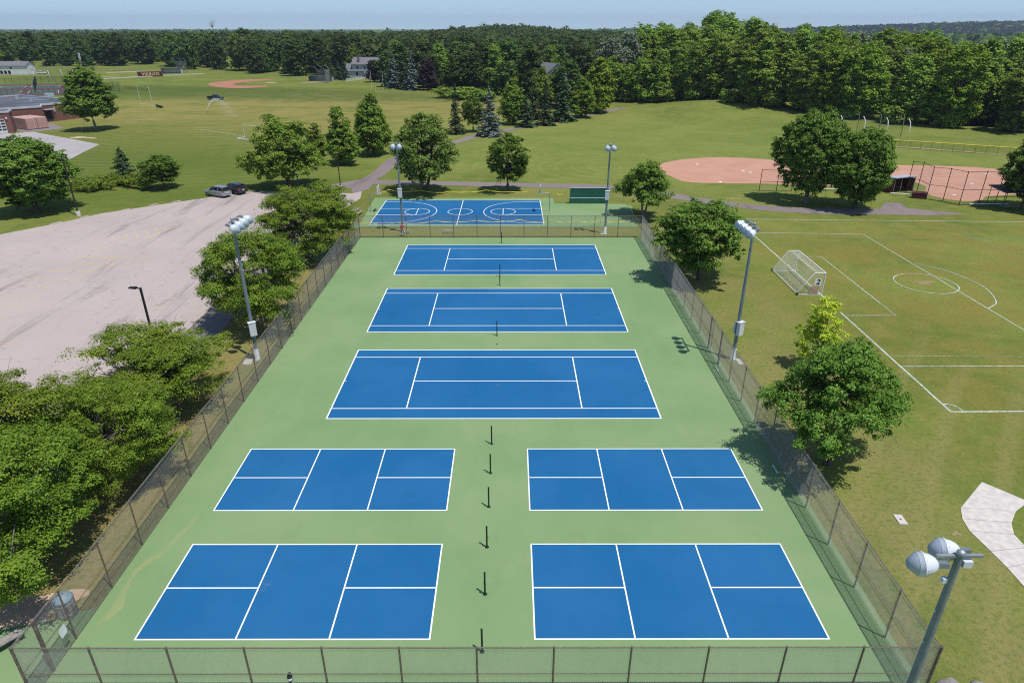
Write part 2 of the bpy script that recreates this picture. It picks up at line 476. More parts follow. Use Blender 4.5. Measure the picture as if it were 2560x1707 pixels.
M['leaf_wood'] = leaf_mat('woodland_leaf', (0.109, 0.203, 0.023), (0.269, 0.392, 0.045), (0.413, 0.501, 0.076), 0.2, 0.5)
M['leaf_wood_yellow'] = leaf_mat('woodland_yellow_green_leaf', (0.123, 0.235, 0.016), (0.273, 0.420, 0.031), (0.352, 0.492, 0.046), 0.25, 0.3)  # yellower green for some of the woodland trees
M['leaf_silver'] = leaf_mat('silvery_leaf', (0.121, 0.169, 0.095), (0.297, 0.351, 0.230), (0.459, 0.513, 0.378), 0.2, 0.3)
M['leaf_far_shaded'] = leaf_mat('cloud_shaded_parkland_leaf', (0.034, 0.071, 0.012), (0.089, 0.150, 0.023), (0.130, 0.199, 0.030), 0.15, 0.7)  # cloud shade over the far woods is put into this dark leaf colour
M['leaf_ridge'] = leaf_mat('far_ridge_leaf', (0.008, 0.014, 0.012), (0.018, 0.028, 0.02), None, 0.1, 0.3)
M['leaf_purple'] = leaf_mat('dark_purple_leaf', (0.022, 0.014, 0.017), (0.054, 0.031, 0.036), None, 0.12, 0.2)
M['needle'] = leaf_mat('dark_spruce_needle', (0.035, 0.072, 0.029), (0.088, 0.141, 0.058), None, 0.05, 0.35)
M['needle_blue'] = leaf_mat('blue_spruce_needle', (0.105, 0.150, 0.128), (0.225, 0.285, 0.247), None, 0.05, 0.2)

# ---------------------------------------------------------------- mesh helpers
class MB:
    """collects shapes; build() links them as ONE mesh object"""
    def __init__(self):
        self.v, self.f, self.sm = [], [], []
    def add(self, vs, fs, smooth=False):
        o = len(self.v)
        self.v += [tuple(p) for p in vs]
        self.f += [tuple(i + o for i in f) for f in fs]
        self.sm += [smooth] * len(fs)
        return self
    def box(self, lo, hi):
        (a, b, c), (d, e, f) = lo, hi
        return self.add([(a, b, c), (d, b, c), (d, e, c), (a, e, c), (a, b, f), (d, b, f), (d, e, f), (a, e, f)],
                        [(3, 2, 1, 0), (4, 5, 6, 7), (0, 1, 5, 4), (1, 2, 6, 5), (2, 3, 7, 6), (3, 0, 4, 7)])
    def obox(self, c, size, rz=0.0, ry=0.0, rx=0.0):
        m = Matrix.Translation(c) @ Matrix.Rotation(rz, 4, 'Z') @ Matrix.Rotation(ry, 4, 'Y') @ Matrix.Rotation(rx, 4, 'X')
        h = [s / 2 for s in size]
        vs = [m @ Vector((sx * h[0], sy * h[1], sz * h[2])) for sz in (-1, 1) for sx, sy in ((-1, -1), (1, -1), (1, 1), (-1, 1))]
        return self.add(vs, [(3, 2, 1, 0), (4, 5, 6, 7), (0, 1, 5, 4), (1, 2, 6, 5), (2, 3, 7, 6), (3, 0, 4, 7)])
    def tube(self, pts, rad, n=8, caps=True, smooth=True):
        pts = [Vector(p) for p in pts]
        if not hasattr(rad, '__len__'):
            rad = [rad] * len(pts)
        vs, fs = [], []
        up = Vector((0, 0, 1))
        for i, p in enumerate(pts):
            d = (pts[min(i + 1, len(pts) - 1)] - pts[max(i - 1, 0)]).normalized()
            a = d.cross(up)
            if a.length < 1e-3:
                a = d.cross(Vector((0, 1, 0)))
            a.normalize()
            b = d.cross(a)
            for k in range(n):
                t = 2 * math.pi * k / n
                vs.append(p + rad[i] * (math.cos(t) * a + math.sin(t) * b))
        for i in range(len(pts) - 1):
            for k in range(n):
                fs.append((i * n + k, (i + 1) * n + k, (i + 1) * n + (k + 1) % n, i * n + (k + 1) % n))
        self.add(vs, fs, smooth)
        if caps:
            self.add(vs[:n], [tuple(range(n))])
            self.add(vs[-n:], [tuple(reversed(range(n)))])
        return self
    def lathe(self, prof, n=16, origin=(0, 0, 0), axis=None, smooth=True):
        """prof: (radius, height) pairs, spun about z, then turned so z lies along axis"""
        q = Vector((0, 0, 1)).rotation_difference(Vector(axis)) if axis else None
        vs, fs = [], []
        for r, h in prof:
            for k in range(n):
                t = 2 * math.pi * k / n
                p = Vector((r * math.cos(t), r * math.sin(t), h))
                vs.append((q @ p if q else p) + Vector(origin))
        for i in range(len(prof) - 1):
            for k in range(n):
                fs.append((i * n + k, i * n + (k + 1) % n, (i + 1) * n + (k + 1) % n, (i + 1) * n + k))
        return self.add(vs, fs, smooth)
    def prism(self, poly, z0, z1):
        n = len(poly)
        vs = [(x, y, z0) for x, y in poly] + [(x, y, z1) for x, y in poly]
        fs = [tuple(range(n - 1, -1, -1)), tuple(range(n, 2 * n))]
        fs += [(i, (i + 1) % n, n + (i + 1) % n, n + i) for i in range(n)]
        return self.add(vs, fs)
    def build(self, name, material, parent=None):
        me = bpy.data.meshes.new(name)
        me.from_pydata(self.v, [], self.f)
        me.polygons.foreach_set('use_smooth', self.sm)
        if material:
            me.materials.append(material)
        me.update()
        o = bpy.data.objects.new(name, me)
        col.objects.link(o)
        if parent:
            o.parent = parent
        return o

def thing(name, label, cat, loc=(0, 0, 0), rz=0.0, group=None):
    o = bpy.data.objects.new(name, None)
    o.empty_display_size = 0.3
    col.objects.link(o)
    o.location = loc if len(loc) == 3 else (loc[0], loc[1], 0)
    o.rotation_euler = (0, 0, rz)
    return tag(o, label, cat, group)

def tag(o, label, cat, group=None):
    o['label'] = label
    o['category'] = cat
    if group:
        o['group'] = group
    return o

def struct(o):
    o['kind'] = 'structure'
    return o

def copy_thing(root, loc, rz=None, label=None, scale=None):
    r = root.copy()
    col.objects.link(r)
    r.location = loc if len(loc) == 3 else (loc[0], loc[1], 0)
    if rz is not None:
        r.rotation_euler = (0, 0, rz)
    if scale is not None:
        r.scale = scale if hasattr(scale, '__len__') else (scale,) * 3
    if label:
        r['label'] = label
    for ch in root.children:
        c = ch.copy()
        col.objects.link(c)
        c.parent = r
        for g in ch.children:
            d = g.copy()
            col.objects.link(d)
            d.parent = c
    return r

def text_mesh(body, size, depth, bold=0.0, shear=0.0):
    cu = bpy.data.curves.new('lettering', 'FONT')
    cu.body = body
    cu.size = size
    cu.extrude = depth
    cu.offset = bold
    cu.shear = shear
    cu.align_x = 'CENTER'
    cu.align_y = 'CENTER'
    o = bpy.data.objects.new('lettering', cu)
    col.objects.link(o)
    dg = bpy.context.evaluated_depsgraph_get()
    me = bpy.data.meshes.new_from_object(o.evaluated_get(dg))
    bpy.data.objects.remove(o)
    return me

# ---------------------------------------------------------------- ground
def sstep(a, b, x):
    t = np.clip((x - a) / (b - a), 0, 1)
    return t * t * (3 - 2 * t)

def height(x, y):
    x, y = np.asarray(x, float), np.asarray(y, float)
    d = np.hypot(x, y)
    g = lambda cx, cy, sx, sy, a: a * np.exp(-((x - cx) / sx) ** 2 - ((y - cy) / sy) ** 2)
    h = g(84, 285, 26, 55, 7.5) + g(120, 300, 80, 60, 2.0) + g(58, 226, 16, 11, 1.6)
    h = h + g(-5, 905, 95, 90, 9.0)
    h = np.maximum(h - 0.25, 0) * sstep(195, 218, y + 0.2 * x)
    h = h - 24 * sstep(800, 2600, d)
    # wooded ridges far off
    h = h + g(2050, 2700, 1150, 420, 48) + g(600, 3300, 700, 350, 20) + g(-1900, 3600, 1300, 400, 14)
    return h

NG = 231
gs = np.sinh(np.linspace(-5.2, 5.2, NG)) / math.sinh(5.2)
gx, gy = gs * 9000.0, gs * 9000.0 + 120.0
GX, GY = np.meshgrid(gx, gy)
GZ = height(GX, GY)
def ground_z(x, y):
    i = min(max(int(np.searchsorted(gx, x)) - 1, 0), NG - 2)
    j = min(max(int(np.searchsorted(gy, y)) - 1, 0), NG - 2)
    u, v = (x - gx[i]) / (gx[i + 1] - gx[i]), (y - gy[j]) / (gy[j + 1] - gy[j])
    return float((GZ[j, i] * (1 - u) + GZ[j, i + 1] * u) * (1 - v) + (GZ[j + 1, i] * (1 - u) + GZ[j + 1, i + 1] * u) * v)

gm = MB()
gm.v = list(zip(GX.ravel().tolist(), GY.ravel().tolist(), GZ.ravel().tolist()))
gm.f = [(j * NG + i, j * NG + i + 1, (j + 1) * NG + i + 1, (j + 1) * NG + i) for j in range(NG - 1) for i in range(NG - 1)]
gm.sm = [True] * len(gm.f)
ground = struct(gm.build('ground', M['grass']))

def wobble(poly, step, amp, seed=1, closed=True):
    """resample an outline and make its edge uneven, as turf edges are"""
    rnd = random.Random(seed)
    out = []
    n = len(poly)
    for i in range(n if closed else n - 1):
        a, b = Vector(poly[i]), Vector(poly[(i + 1) % n])
        k = max(1, int((b - a).length / step))
        nrm = Vector((a.y - b.y, b.x - a.x)).normalized() if (b - a).length > 0 else Vector((0, 0))
        for q in range(k):
            p = a.lerp(b, q / k) + nrm * (rnd.uniform(-amp, amp) if q else 0)
            out.append((p.x, p.y))
    if not closed:
        out.append(tuple(poly[-1]))
    return out

def smooth_line(pts, per=6):
    """Catmull-Rom through the points"""
    P = [Vector(p) for p in pts]
    P = [2 * P[0] - P[1]] + P + [2 * P[-1] - P[-2]]
    out = []
    for i in range(1, len(P) - 2):
        for q in range(per):
            t = q / per
            out.append(0.5 * ((2 * P[i]) + (P[i + 1] - P[i - 1]) * t + (2 * P[i - 1] - 5 * P[i] + 4 * P[i + 1] - P[i + 2]) * t * t
                              + (3 * P[i] - P[i - 1] - 3 * P[i + 1] + P[i + 2]) * t ** 3))
    out.append(P[-2])
    return [(p.x, p.y) for p in out]

def sheet(name, poly, z, material, parent=None):
    m = MB()
    m.add([(x, y, z) for x, y in poly], [tuple(range(len(poly)))])
    o = m.build(name, material, parent)
    bm = bmesh.new()
    bm.from_mesh(o.data)
    bmesh.ops.triangulate(bm, faces=bm.faces[:])
    for f in bm.faces:
        if f.normal.z < 0:
            f.normal_flip()
    bm.to_mesh(o.data)
    bm.free()
    return o

def ribbon(m, pts, width, z=0.0, drape=False, jitter=0.0, seed=0):
    rnd = random.Random(seed)
    vs, fs = [], []
    for i, p in enumerate(pts):
        a, b = Vector(pts[max(i - 1, 0)]), Vector(pts[min(i + 1, len(pts) - 1)])
        d = (b - a).normalized()
        n = Vector((-d.y, d.x))
        w = width[i] if hasattr(width, '__len__') else width
        for s in (1, -1):
            q = Vector(p) + n * s * (w / 2 + rnd.uniform(-jitter, jitter))
            vs.append((q.x, q.y, z + (ground_z(q.x, q.y) if drape else 0)))
    for i in range(len(pts) - 1):
        fs.append((2 * i + 1, 2 * i + 3, 2 * i + 2, 2 * i))
    return m.add(vs, fs)

# ---------------------------------------------------------------- parking lot, drives and paths
lot = struct(sheet('parking_lot', wobble([(-29.8, 8), (-29.8, 76), (-27.4, 90), (-25.4, 98.9), (-24.3, 106), (-25.09, 111.42), (-26.40, 109.67), (-30.40, 110.27),
                   (-34.38, 109.71), (-38.74, 110.89), (-44.08, 111.21), (-48.98, 106.95), (-54.88, 101.95), (-60.71, 96.89), (-63.61, 91.84), (-68.26, 85.91), (-92, 60), (-92, 8)], 3.0, 0.12, 3), 0.006, M['lot']))
segs = [((745, 808), (870, 815)), ((855, 778), (868, 808)), ((925, 765), (945, 812)), ((995, 760), (1025, 815)), ((1055, 740), (1095, 780))]
LOT_LINES = [((-52.84, 84.31), (-50.19, 83.83)), ((-51.78, 86.32), (-50.47, 84.30)), ((-50.87, 87.22), (-48.85, 84.02)), ((-49.66, 87.57), (-47.22, 83.82)),
    ((-49.16, 89.00), (-47.00, 86.16)), ((-48.02, 89.35), (-46.94, 87.91)), ((-47.22, 84.01), (-46.60, 90.46)), ((-46.19, 91.60), (-45.15, 91.59)),
    ((-45.38, 93.56), (-43.75, 91.21)), ((-53.02, 79.17), (-49.92, 78.98)), ((-47.92, 78.97), (-44.49, 78.83)), ((-53.13, 76.46), (-41.68, 76.15)),
    ((-48.00, 70.80), (-47.32, 76.00)), ((-51.90, 73.85), (-41.79, 73.66)), ((-53.11, 71.32), (-48.22, 71.19)), ((-47.97, 67.74), (-48.00, 70.80)),
    ((-53.85, 68.67), (-47.99, 68.56)), ((-53.77, 66.12), (-48.73, 65.89)), ((-52.57, 63.38), (-48.11, 63.45)), ((-50.72, 60.72), (-48.10, 60.71)), ((-48.81, 57.99), (-48.26, 57.98)),
    ((-35.17, 60.36), (-34.30, 60.36)), ((-35.09, 63.12), (-34.39, 63.08)), ((-35.29, 55.10), (-34.49, 55.10)), ((-45.00, 52.50), (-42.74, 52.50)),
    ((-40.51, 99.17), (-39.09, 102.14)), ((-37.59, 97.73), (-36.12, 100.62))]
for a, b in LOT_LINES:
    m = MB()
    ribbon(m, [tuple(Vector(a).lerp(Vector(b), t / 6)) for t in range(7)], 0.11, 0.012, jitter=0.015, seed=int(a[0] * 7))
    m.build('painted_line', M['lot_line'], lot)
# kerb between the lot and the walkway, cast in lengths
kerb = thing('kerb', 'worn concrete kerb between the parking lot and the tree strip', 'kerb', (-29.62, 8))
for i in range(29):
    y0 = i * 3.05
    if 30 + 8 < y0 + 8 < 33 + 8:
        continue
    k = MB()
    k.box((-0.09, y0, -0.05), (0.09, y0 + 3.03, 0.12 + 0.01 * math.sin(i * 2.1)))
    k.build('kerb_length', M['kerb'], kerb)
# bumper stones along the upper edge of the lot
stop_pts = [((-64.71, 90.80), (-63.63, 92.05)), ((-62.45, 94.20), (-61.81, 95.30)), ((-58.66, 98.53), (-57.83, 99.24)), ((-56.07, 101.45), (-55.13, 102.46)), ((-53.42, 103.48), (-52.50, 104.53))]
for i, (a, b) in enumerate(stop_pts):
    d = Vector(b) - Vector(a)
    w = thing('wheel_stop', ['pale concrete wheel stop beside the tall black lamp left of the lot', 'pale concrete wheel stop second from the left along the lot edge',
              'pale concrete wheel stop in the middle of the upper lot edge', 'pale concrete wheel stop below the round dark shrub tree', 'pale concrete wheel stop nearest the two parked cars'][i],
              'wheel stop', (a[0], a[1], 0), math.atan2(d.y, d.x), 'wheel stops along the upper lot edge')
    m = MB()
    L = min(d.length, 2.4)
    m.add([(0, -0.1, -0.01), (L, -0.1, -0.01), (L, 0.1, -0.01), (0, 0.1, -0.01), (0.05, -0.06, 0.13), (L - 0.05, -0.06, 0.13), (L - 0.05, 0.06, 0.13), (0.05, 0.06, 0.13)],
          [(4, 5, 6, 7), (0, 1, 5, 4), (1, 2, 6, 5), (2, 3, 7, 6), (3, 0, 4, 7), (3, 2, 1, 0)])
    m.build('block', M['kerb'], w)
    for xx in (0.4, L - 0.4):
        MB().lathe([(0.035, 0.128), (0.035, 0.136), (0.0, 0.137)], 8, (xx, 0, 0)).build('pin', M['rust'], w)

walk = struct(sheet('walkway', wobble([(-29.5, 20), (-26.5, 20), (-26.5, 64), (-27.2, 76), (-26.0, 89), (-27.2, 89.5), (-29.5, 76)], 2.5, 0.06, 5), 0.010, M['walk']))
drive = struct(sheet('drive', wobble([(-45.05, 110.92), (-41.89, 110.32), (-34.79, 111.17), (-33.25, 112.97), (-32.13, 115.29), (-29.70, 118.36), (-27.19, 120.71), (-24.29, 120.70), (-24.16, 113.23), (-25.03, 111.13), (-26.52, 110.25), (-27.38, 113.25),
                      (-29.44, 114.18), (-30.86, 112.96), (-30.39, 109.98), (-34.29, 109.42), (-38.64, 110.60)], 2.0, 0.08, 7), 0.014, M['path']))
path_a = MB()
pa = smooth_line([(-25.82, 118.51), (-19.68, 117.98), (-8.96, 116.95), (1.59, 115.93), (11.96, 114.77), (19.31, 113.03), (24.12, 109.73), (26.93, 107.44), (30.71, 104.43), (35.46, 101.30),
                  (41.39, 98.94), (48.14, 97.72), (55.50, 97.57), (60.98, 97.07), (66.68, 96.24)], 7)
ribbon(path_a, pa, [3.3 if i < len(pa) - 8 else 3.3 - 0.35 * (i - len(pa) + 8) for i in range(len(pa))], 0.018, jitter=0.10, seed=4)
path_o = struct(path_a.build('path', M['path']))
struct(sheet('path', wobble([(55.26, 98.04), (58.89, 103.25), (61.09, 103.24), (60.56, 99.71), (63.68, 98.12), (62.77, 97.07)], 1.5, 0.08, 9), 0.022, M['path']))
path_b = MB()
pb = smooth_line([(-25.83, 119.68), (-24.80, 126.82), (-23.94, 140.68), (-19.47, 152.16), (-11.84, 165.49), (-8.33, 173.85), (-0.22, 184.13), (5.91, 192.32), (14.50, 203.90), (22.32, 213.87), (31.43, 224.79), (37.64, 231.51)], 8)
ribbon(path_b, pb, 2.9, 0.028, True, 0.12, 8)
struct(path_b.build('path', M['path']))
struct(sheet('service_yard', wobble([(-131.22, 176.32), (-124.85, 179.80), (-96.36, 159.75), (-91.68, 139.46), (-95.32, 135.14), (-98.06, 128.71), (-135, 128), (-160, 150), (-160, 178)], 3, 0.1, 4), 0.008, M['apron']))
struct(sheet('service_yard', wobble([(-127.14, 179.45), (-124.43, 179.79), (-120.73, 186.43), (-131.03, 196.99), (-133.81, 199.58), (-136, 200), (-150, 196)], 3, 0.1, 4), 0.014, M['walk']))

# ---------------------------------------------------------------- courts
XL, XR, YF, YB = -19.8, 17.05, 18.36, 84.25                      # fence lines
struct(sheet('court_surface', [(XL - 5.2, 10), (XR + 0.35, 10), (XR + 0.35, YB + 0.25), (XL - 0.12, YB + 0.25), (XL - 0.12, 23.2), (XL - 1.6, 22.4), (XL - 3.5, 22.0), (XL - 5.2, 21.9)], 0.016, M['court_green']))
LW = 0.09
def line_strip(parent, x0, y0, x1, y1, z=0.024, w=LW):
    m = MB()
    n = max(2, int(math.hypot(x1 - x0, y1 - y0) / 2))
    ribbon(m, [(x0 + (x1 - x0) * i / n, y0 + (y1 - y0) * i / n) for i in range(n + 1)], w, z)
    return m.build('painted_line', M['white_line'], parent)
def arc_strip(parent, cx, cy, r, a0, a1, z=0.026, w=LW, n=40, material=None):
    m = MB()
    ribbon(m, [(cx + r * math.cos(a0 + (a1 - a0) * i / n), cy + r * math.sin(a0 + (a1 - a0) * i / n)) for i in range(n + 1)], w, z)
    return m.build('painted_line', material or M['white_line'], parent)
def court(name, x0, y0, w, h, lw):
    o = struct(sheet(name, [(x0, y0), (x0 + w, y0), (x0 + w, y0 + h), (x0, y0 + h)], 0.020, M['court_blue']))
    for a in ((x0 - lw / 2, y0, x0 + w + lw / 2, y0), (x0 - lw / 2, y0 + h, x0 + w + lw / 2, y0 + h), (x0, y0 + lw / 2, x0, y0 + h - lw / 2), (x0 + w, y0 + lw / 2, x0 + w, y0 + h - lw / 2)):
        line_strip(o, *a, w=lw)
    return o
TX, TW, TH = -13.12, 23.77, 10.97
for y0 in (40.0, 54.7, 70.0):
    o = court('tennis_court', TX, y0, TW, TH, 0.10)
    for yy in (y0 + 1.37, y0 + TH - 1.37):
        line_strip(o, TX + 0.05, yy, TX + TW - 0.05, yy)
    for xx in (TX + TW / 2 - 6.4, TX + TW / 2 + 6.4):
        line_strip(o, xx, y0 + 1.40, xx, y0 + TH - 1.40)
    line_strip(o, TX + TW / 2 - 6.36, y0 + TH / 2, TX + TW / 2 + 6.36, y0 + TH / 2)
    for xx, s in ((TX, 1), (TX + TW, -1)):
        line_strip(o, xx + s * 0.05, y0 + TH / 2, xx + s * 0.18, y0 + TH / 2)
PW, PH, KW = 13.41, 6.10, 2.13
for y0 in (21.3, 30.16):
    for x0 in (-17.13, 1.07):
        o = court('pickleball_court', x0, y0, PW, PH, 0.075)
        for xx in (x0 + PW / 2 - KW, x0 + PW / 2 + KW):
            line_strip(o, xx, y0 + 0.045, xx, y0 + PH - 0.045, w=0.075)
        line_strip(o, x0 + 0.045, y0 + PH / 2, x0 + PW / 2 - KW - 0.045, y0 + PH / 2, w=0.075)
        line_strip(o, x0 + PW / 2 + KW + 0.045, y0 + PH / 2, x0 + PW - 0.045, y0 + PH / 2, w=0.075)
# basketball pad
struct(sheet('court_surface', wobble([(-22.03, 106.55), (6.71, 106.42), (6.81, 102.70), (17.67, 102.40), (18.54, 100.88), (17.59, 89.05), (-20.53, 89.20), (-23.53, 88.81), (-24.33, 91.26), (-21.25, 90.83)], 3, 0.05, 2), 0.014, M['court_green']))
struct(sheet('court_surface', wobble([(-24.87, 83.37), (-21.88, 84.44), (-19.54, 84.07), (-22.37, 73.77), (-24.60, 76.76)], 2, 0.08, 2), 0.012, M['court_green']))
BX, BY, BW, BH = -19.85, 90.5, 24.46, 14.35
o = court('basketball_court', BX, BY, BW, BH, 0.10)
cy = BY + BH / 2
line_strip(o, BX + BW / 2, BY + 0.05, BX + BW / 2, BY + BH - 0.05, w=0.10)
arc_strip(o, BX + BW / 2, cy, 1.83, 0, 2 * math.pi, 0.030)
for s, xx in ((1, BX), (-1, BX + BW)):
    for k in (-1, 1):
        line_strip(o, xx + s * 0.05, cy + k * 1.83, xx + s * 5.8, cy + k * 1.83, w=0.10)
        line_strip(o, xx + s * 0.05, cy + k * 6.1, xx + s * 2.6, cy + k * 6.1, w=0.10)
    line_strip(o, xx + s * 5.8, cy - 1.8, xx + s * 5.8, cy + 1.8, 0.032, 0.10)
    arc_strip(o, xx + s * 5.8, cy, 1.83, 0, 2 * math.pi, 0.034)
    arc_strip(o, xx + s * 2.6, cy, 6.1, -math.pi / 2 if s > 0 else math.pi / 2, math.pi / 2 if s > 0 else 1.5 * math.pi, 0.028, 0.10)

# ---------------------------------------------------------------- ball fields
inf_a = struct(sheet('infield', wobble(smooth_line([(29.02, 132.42), (31.50, 137.05), (37.19, 141.04), (43.90, 142.86), (49.43, 141.89), (54.74, 139.13), (58.94, 135.18), (60.52, 129.46), (59.59, 121.33), (56.86, 115.99), (54.22, 114.73),
                  (46.54, 116.68), (40.08, 117.20), (34.39, 117.56), (30.91, 118.73), (29.82, 122.17), (28.75, 127.30), (29.02, 132.42)], 3)[:-1], 2.5, 0.12, 6), 0.012, M['infield']))
inf_b = struct(sheet('infield', wobble([(65.96, 127.88), (72.15, 132.61), (77.57, 134.03), (84.18, 133.58), (91.24, 131.90), (95.71, 129.08), (99.68, 125.82), (100.92, 121.47), (97.99, 114.84), (91.13, 110.30), (84.45, 109.16), (81.62, 108.32),
                  (77.22, 107.21), (75.48, 105.03), (73.34, 103.97), (71.48, 104.24), (69.86, 105.59), (68.82, 107.81), (69.47, 110.69), (71.92, 114.64), (71.97, 117.87), (72.22, 123.39), (67.56, 123.41)], 2.0, 0.1, 6), 0.012, M['infield']))
inf_c = struct(sheet('infield', wobble(smooth_line([(-142.77, 333.17), (-144.62, 345.18), (-137.67, 360.64), (-127.28, 366.00), (-120.36, 361.80), (-126.74, 352.59), (-131.57, 338.94), (-128.57, 328.45), (-124.53, 325.06), (-111.25, 323.83), (-111.45, 316.32), (-119.42, 311.23), (-127.71, 314.39), (-136.11, 321.89), (-142.77, 333.17)], 3)[:-1], 4, 0.3, 6), 0.05, M['infield_far']))
for p, q in (((-118.57, 342.44), (-113.14, 342.38)), ((-102.21, 344.73), (-89.92, 344.60))):
    m = MB()
    mid = [tuple(Vector(p).lerp(Vector(q), t / 8)) for t in range(9)]
    ribbon(m, mid, [2.5 + 3.5 * math.sin(math.pi * t / 8) for t in range(9)], 0.06, jitter=0.3, seed=5)
    struct(m.build('infield', M['track_sand']))
for nm, pts, w in (('dirt_track', [(86.98, 156.42), (92.77, 153.92), (97.94, 150.45), (103.06, 147.37), ((107.56, 144.41))], 1.3),
                   ('dirt_track', [(-237.28, 417.79), (-220.43, 428.60), (-199.08, 413.77)], 9.0), ('dirt_track', [(-220.24, 383.01), (-213.79, 389.08)], 3.0)):
    m = MB()
    pl = smooth_line(pts, 8)
    ribbon(m, pl, w, 0.03, jitter=w * 0.12, seed=3)
    struct(m.build(nm, M['track_sand']))
def base_plate(p, label, infield_name):
    b = thing('base_plate', label, 'base', (p[0], p[1], 0.012), 0.4, 'white bases on the infields')
    m = MB()
    m.add([(-0.25, -0.25, 0), (0.25, -0.25, 0), (0.25, 0.25, 0), (-0.25, 0.25, 0), (-0.2, -0.2, 0.07), (0.2, -0.2, 0.07), (0.2, 0.2, 0.07), (-0.2, 0.2, 0.07)],
          [(4, 5, 6, 7), (0, 1, 5, 4), (1, 2, 6, 5), (2, 3, 7, 6), (3, 0, 4, 7)])
    m.build('pad', M['goal_white'], b)
    MB().box((-0.05, -0.05, -0.1), (0.05, 0.05, 0.0)).build('anchor', M['steel'], b)
base_plate((37.30, 134.87), 'white base at the back left of the left red infield', 0)
base_plate((44.47, 128.37), 'left of two white plates in the middle of the left red infield', 0)
base_plate((45.35, 126.84), 'right of two white plates in the middle of the left red infield', 0)
base_plate((37.24, 118.37), 'white base on the near edge of the left red infield', 0)
base_plate((89.13, 125.13), 'white base at the back of the right red infield', 0)
base_plate((81.16, 117.00), 'white pitching plate in the middle of the right red infield', 0)
base_plate((72.82, 108.36), 'white home plate behind the tall backstop fence', 0)
# bare patches
for k, (c, rx, ry, a) in enumerate((((-23.23, 22.89), 2.0, 1.2, 0.3), ((44.83, 67.40), 1.1, 0.6, 0.2), ((-106.57, 170.16), 3.5, 1.2, -0.2), ((35.76, 105.75), 1.4, 0.5, 0), ((24.49, 28.19), 0.28, 0.16, 0.2)  )):
    rnd = random.Random(k)
    pts = []
    for i in range(36):
        t = 2 * math.pi * i / 36
        rr = 1 + 0.28 * math.sin(3 * t + k) + 0.2 * math.sin(5 * t + 2 * k) + rnd.uniform(-0.12, 0.12)
        x, y = rx * rr * math.cos(t), ry * rr * math.sin(t)
        pts.append((c[0] + x * math.cos(a) - y * math.sin(a), c[1] + x * math.sin(a) + y * math.cos(a)))
    struct(sheet('bare_soil', pts, 0.009 + 0.001 * k, M['sand' if k in (0, 2) else 'worn_turf']))

# pitch markings, painted on the turf
pitch = None
def turf_line(pts, w=0.12, faint=False, z=0.010, seed=0, sub=2.0):
    P = []
    for i in range(len(pts) - 1):
        a, b = Vector(pts[i]), Vector(pts[i + 1])
        n = max(1, int((b - a).length / sub))
        P += [tuple(a.lerp(b, t / n)) for t in range(n)]
    P.append(tuple(pts[-1]))
    m = MB()
    ribbon(m, P, w, z, jitter=w * 0.12, seed=seed + int(abs(pts[0][0]) * 13))
    return struct(m.build('turf_marking', M['chalk_faint' if faint else 'chalk']))
turf_line([(32.28, 85.76), (32.14, 63.82), (31.79, 40.84)], 0.17, z=0.010)
turf_line([(31.87, 40.87), (38.29, 40.93)], 0.17, z=0.012)
turf_line([(30.16, 93.59), (72.84, 91.84), (80.49, 91.45)], 0.16, z=0.014)
turf_line([(32.50, 86.53), (47.04, 85.83), (47.01, 55.02)], 0.12, z=0.016)
turf_line([(32.55, 84.59), (71.06, 83.35)], 0.09, True, z=0.018)
turf_line([(61.01, 91.74), (61.32, 70.29)], 0.12, True, z=0.020)
turf_line([(34.91, 76.38), (37.40, 76.22), (37.02, 58.43), (32.26, 58.39)], 0.11, z=0.022)
turf_line([(32.06, 49.79), (45.87, 49.55)], 0.10, True, z=0.024)
turf_line([(31.99, 47.86), (44.68, 47.96)], 0.11, z=0.026)
turf_line(smooth_line([(31.78, 41.93), (32.23, 41.85), (32.61, 41.51), (32.70, 40.89)], 4), 0.11, z=0.028, sub=0.5)
turf_line(smooth_line([(47.32, 73.81), (49.67, 70.73), (50.42, 66.16), (49.05, 61.97), (47.05, 60.09)], 6), 0.12, z=0.030, sub=0.6)
cc = (44.86, 67.15)
turf_line([(cc[0] + 3.1 * math.cos(t * math.pi / 24), cc[1] + 3.1 * math.sin(t * math.pi / 24)) for t in range(49)], 0.13, z=0.032, sub=0.5)
turf_line([(52.19, 167.92), (53.49, 140.04)], 0.12, True, z=0.02)
turf_line([(57.29, 167.89), (57.32, 149.65)], 0.12, True, z=0.02)
turf_line([(-2.67, 119.23), (29.93, 117.58)], 0.08, True, z=0.02)
turf_line([(27.44, 111.48), (40.50, 110.97)], 0.08, True, z=0.02)
# left field markings
for a, b, w in (((-83.25, 184.29), (-66.12, 171.22), 0.22), ((-67.44, 168.33), (-62.00, 164.87), 0.25), ((-67.44, 168.33), (-66.15, 171.87), 0.2), ((-106.44, 210.38), (-68.31, 190.79), 0.2),
                ((-115.99, 206.66), (-97.65, 196.76), 0.16), ((-75.04, 194.09), (-47.56, 178.59), 0.2), ((-86.60, 278.06), (-84.06, 281.35), 0.5), ((-57.17, 294.24), (-50.52, 291.46), 0.6), ((-113.24, 208.52), (-112.28, 211.87), 0.25), ((-107.89, 204.76), (-106.40, 207.06), 0.25), ((-113.24, 208.52), (-107.77, 204.76), 0.2)):
    turf_line([a, b], w, w < 0.22, z=0.04)
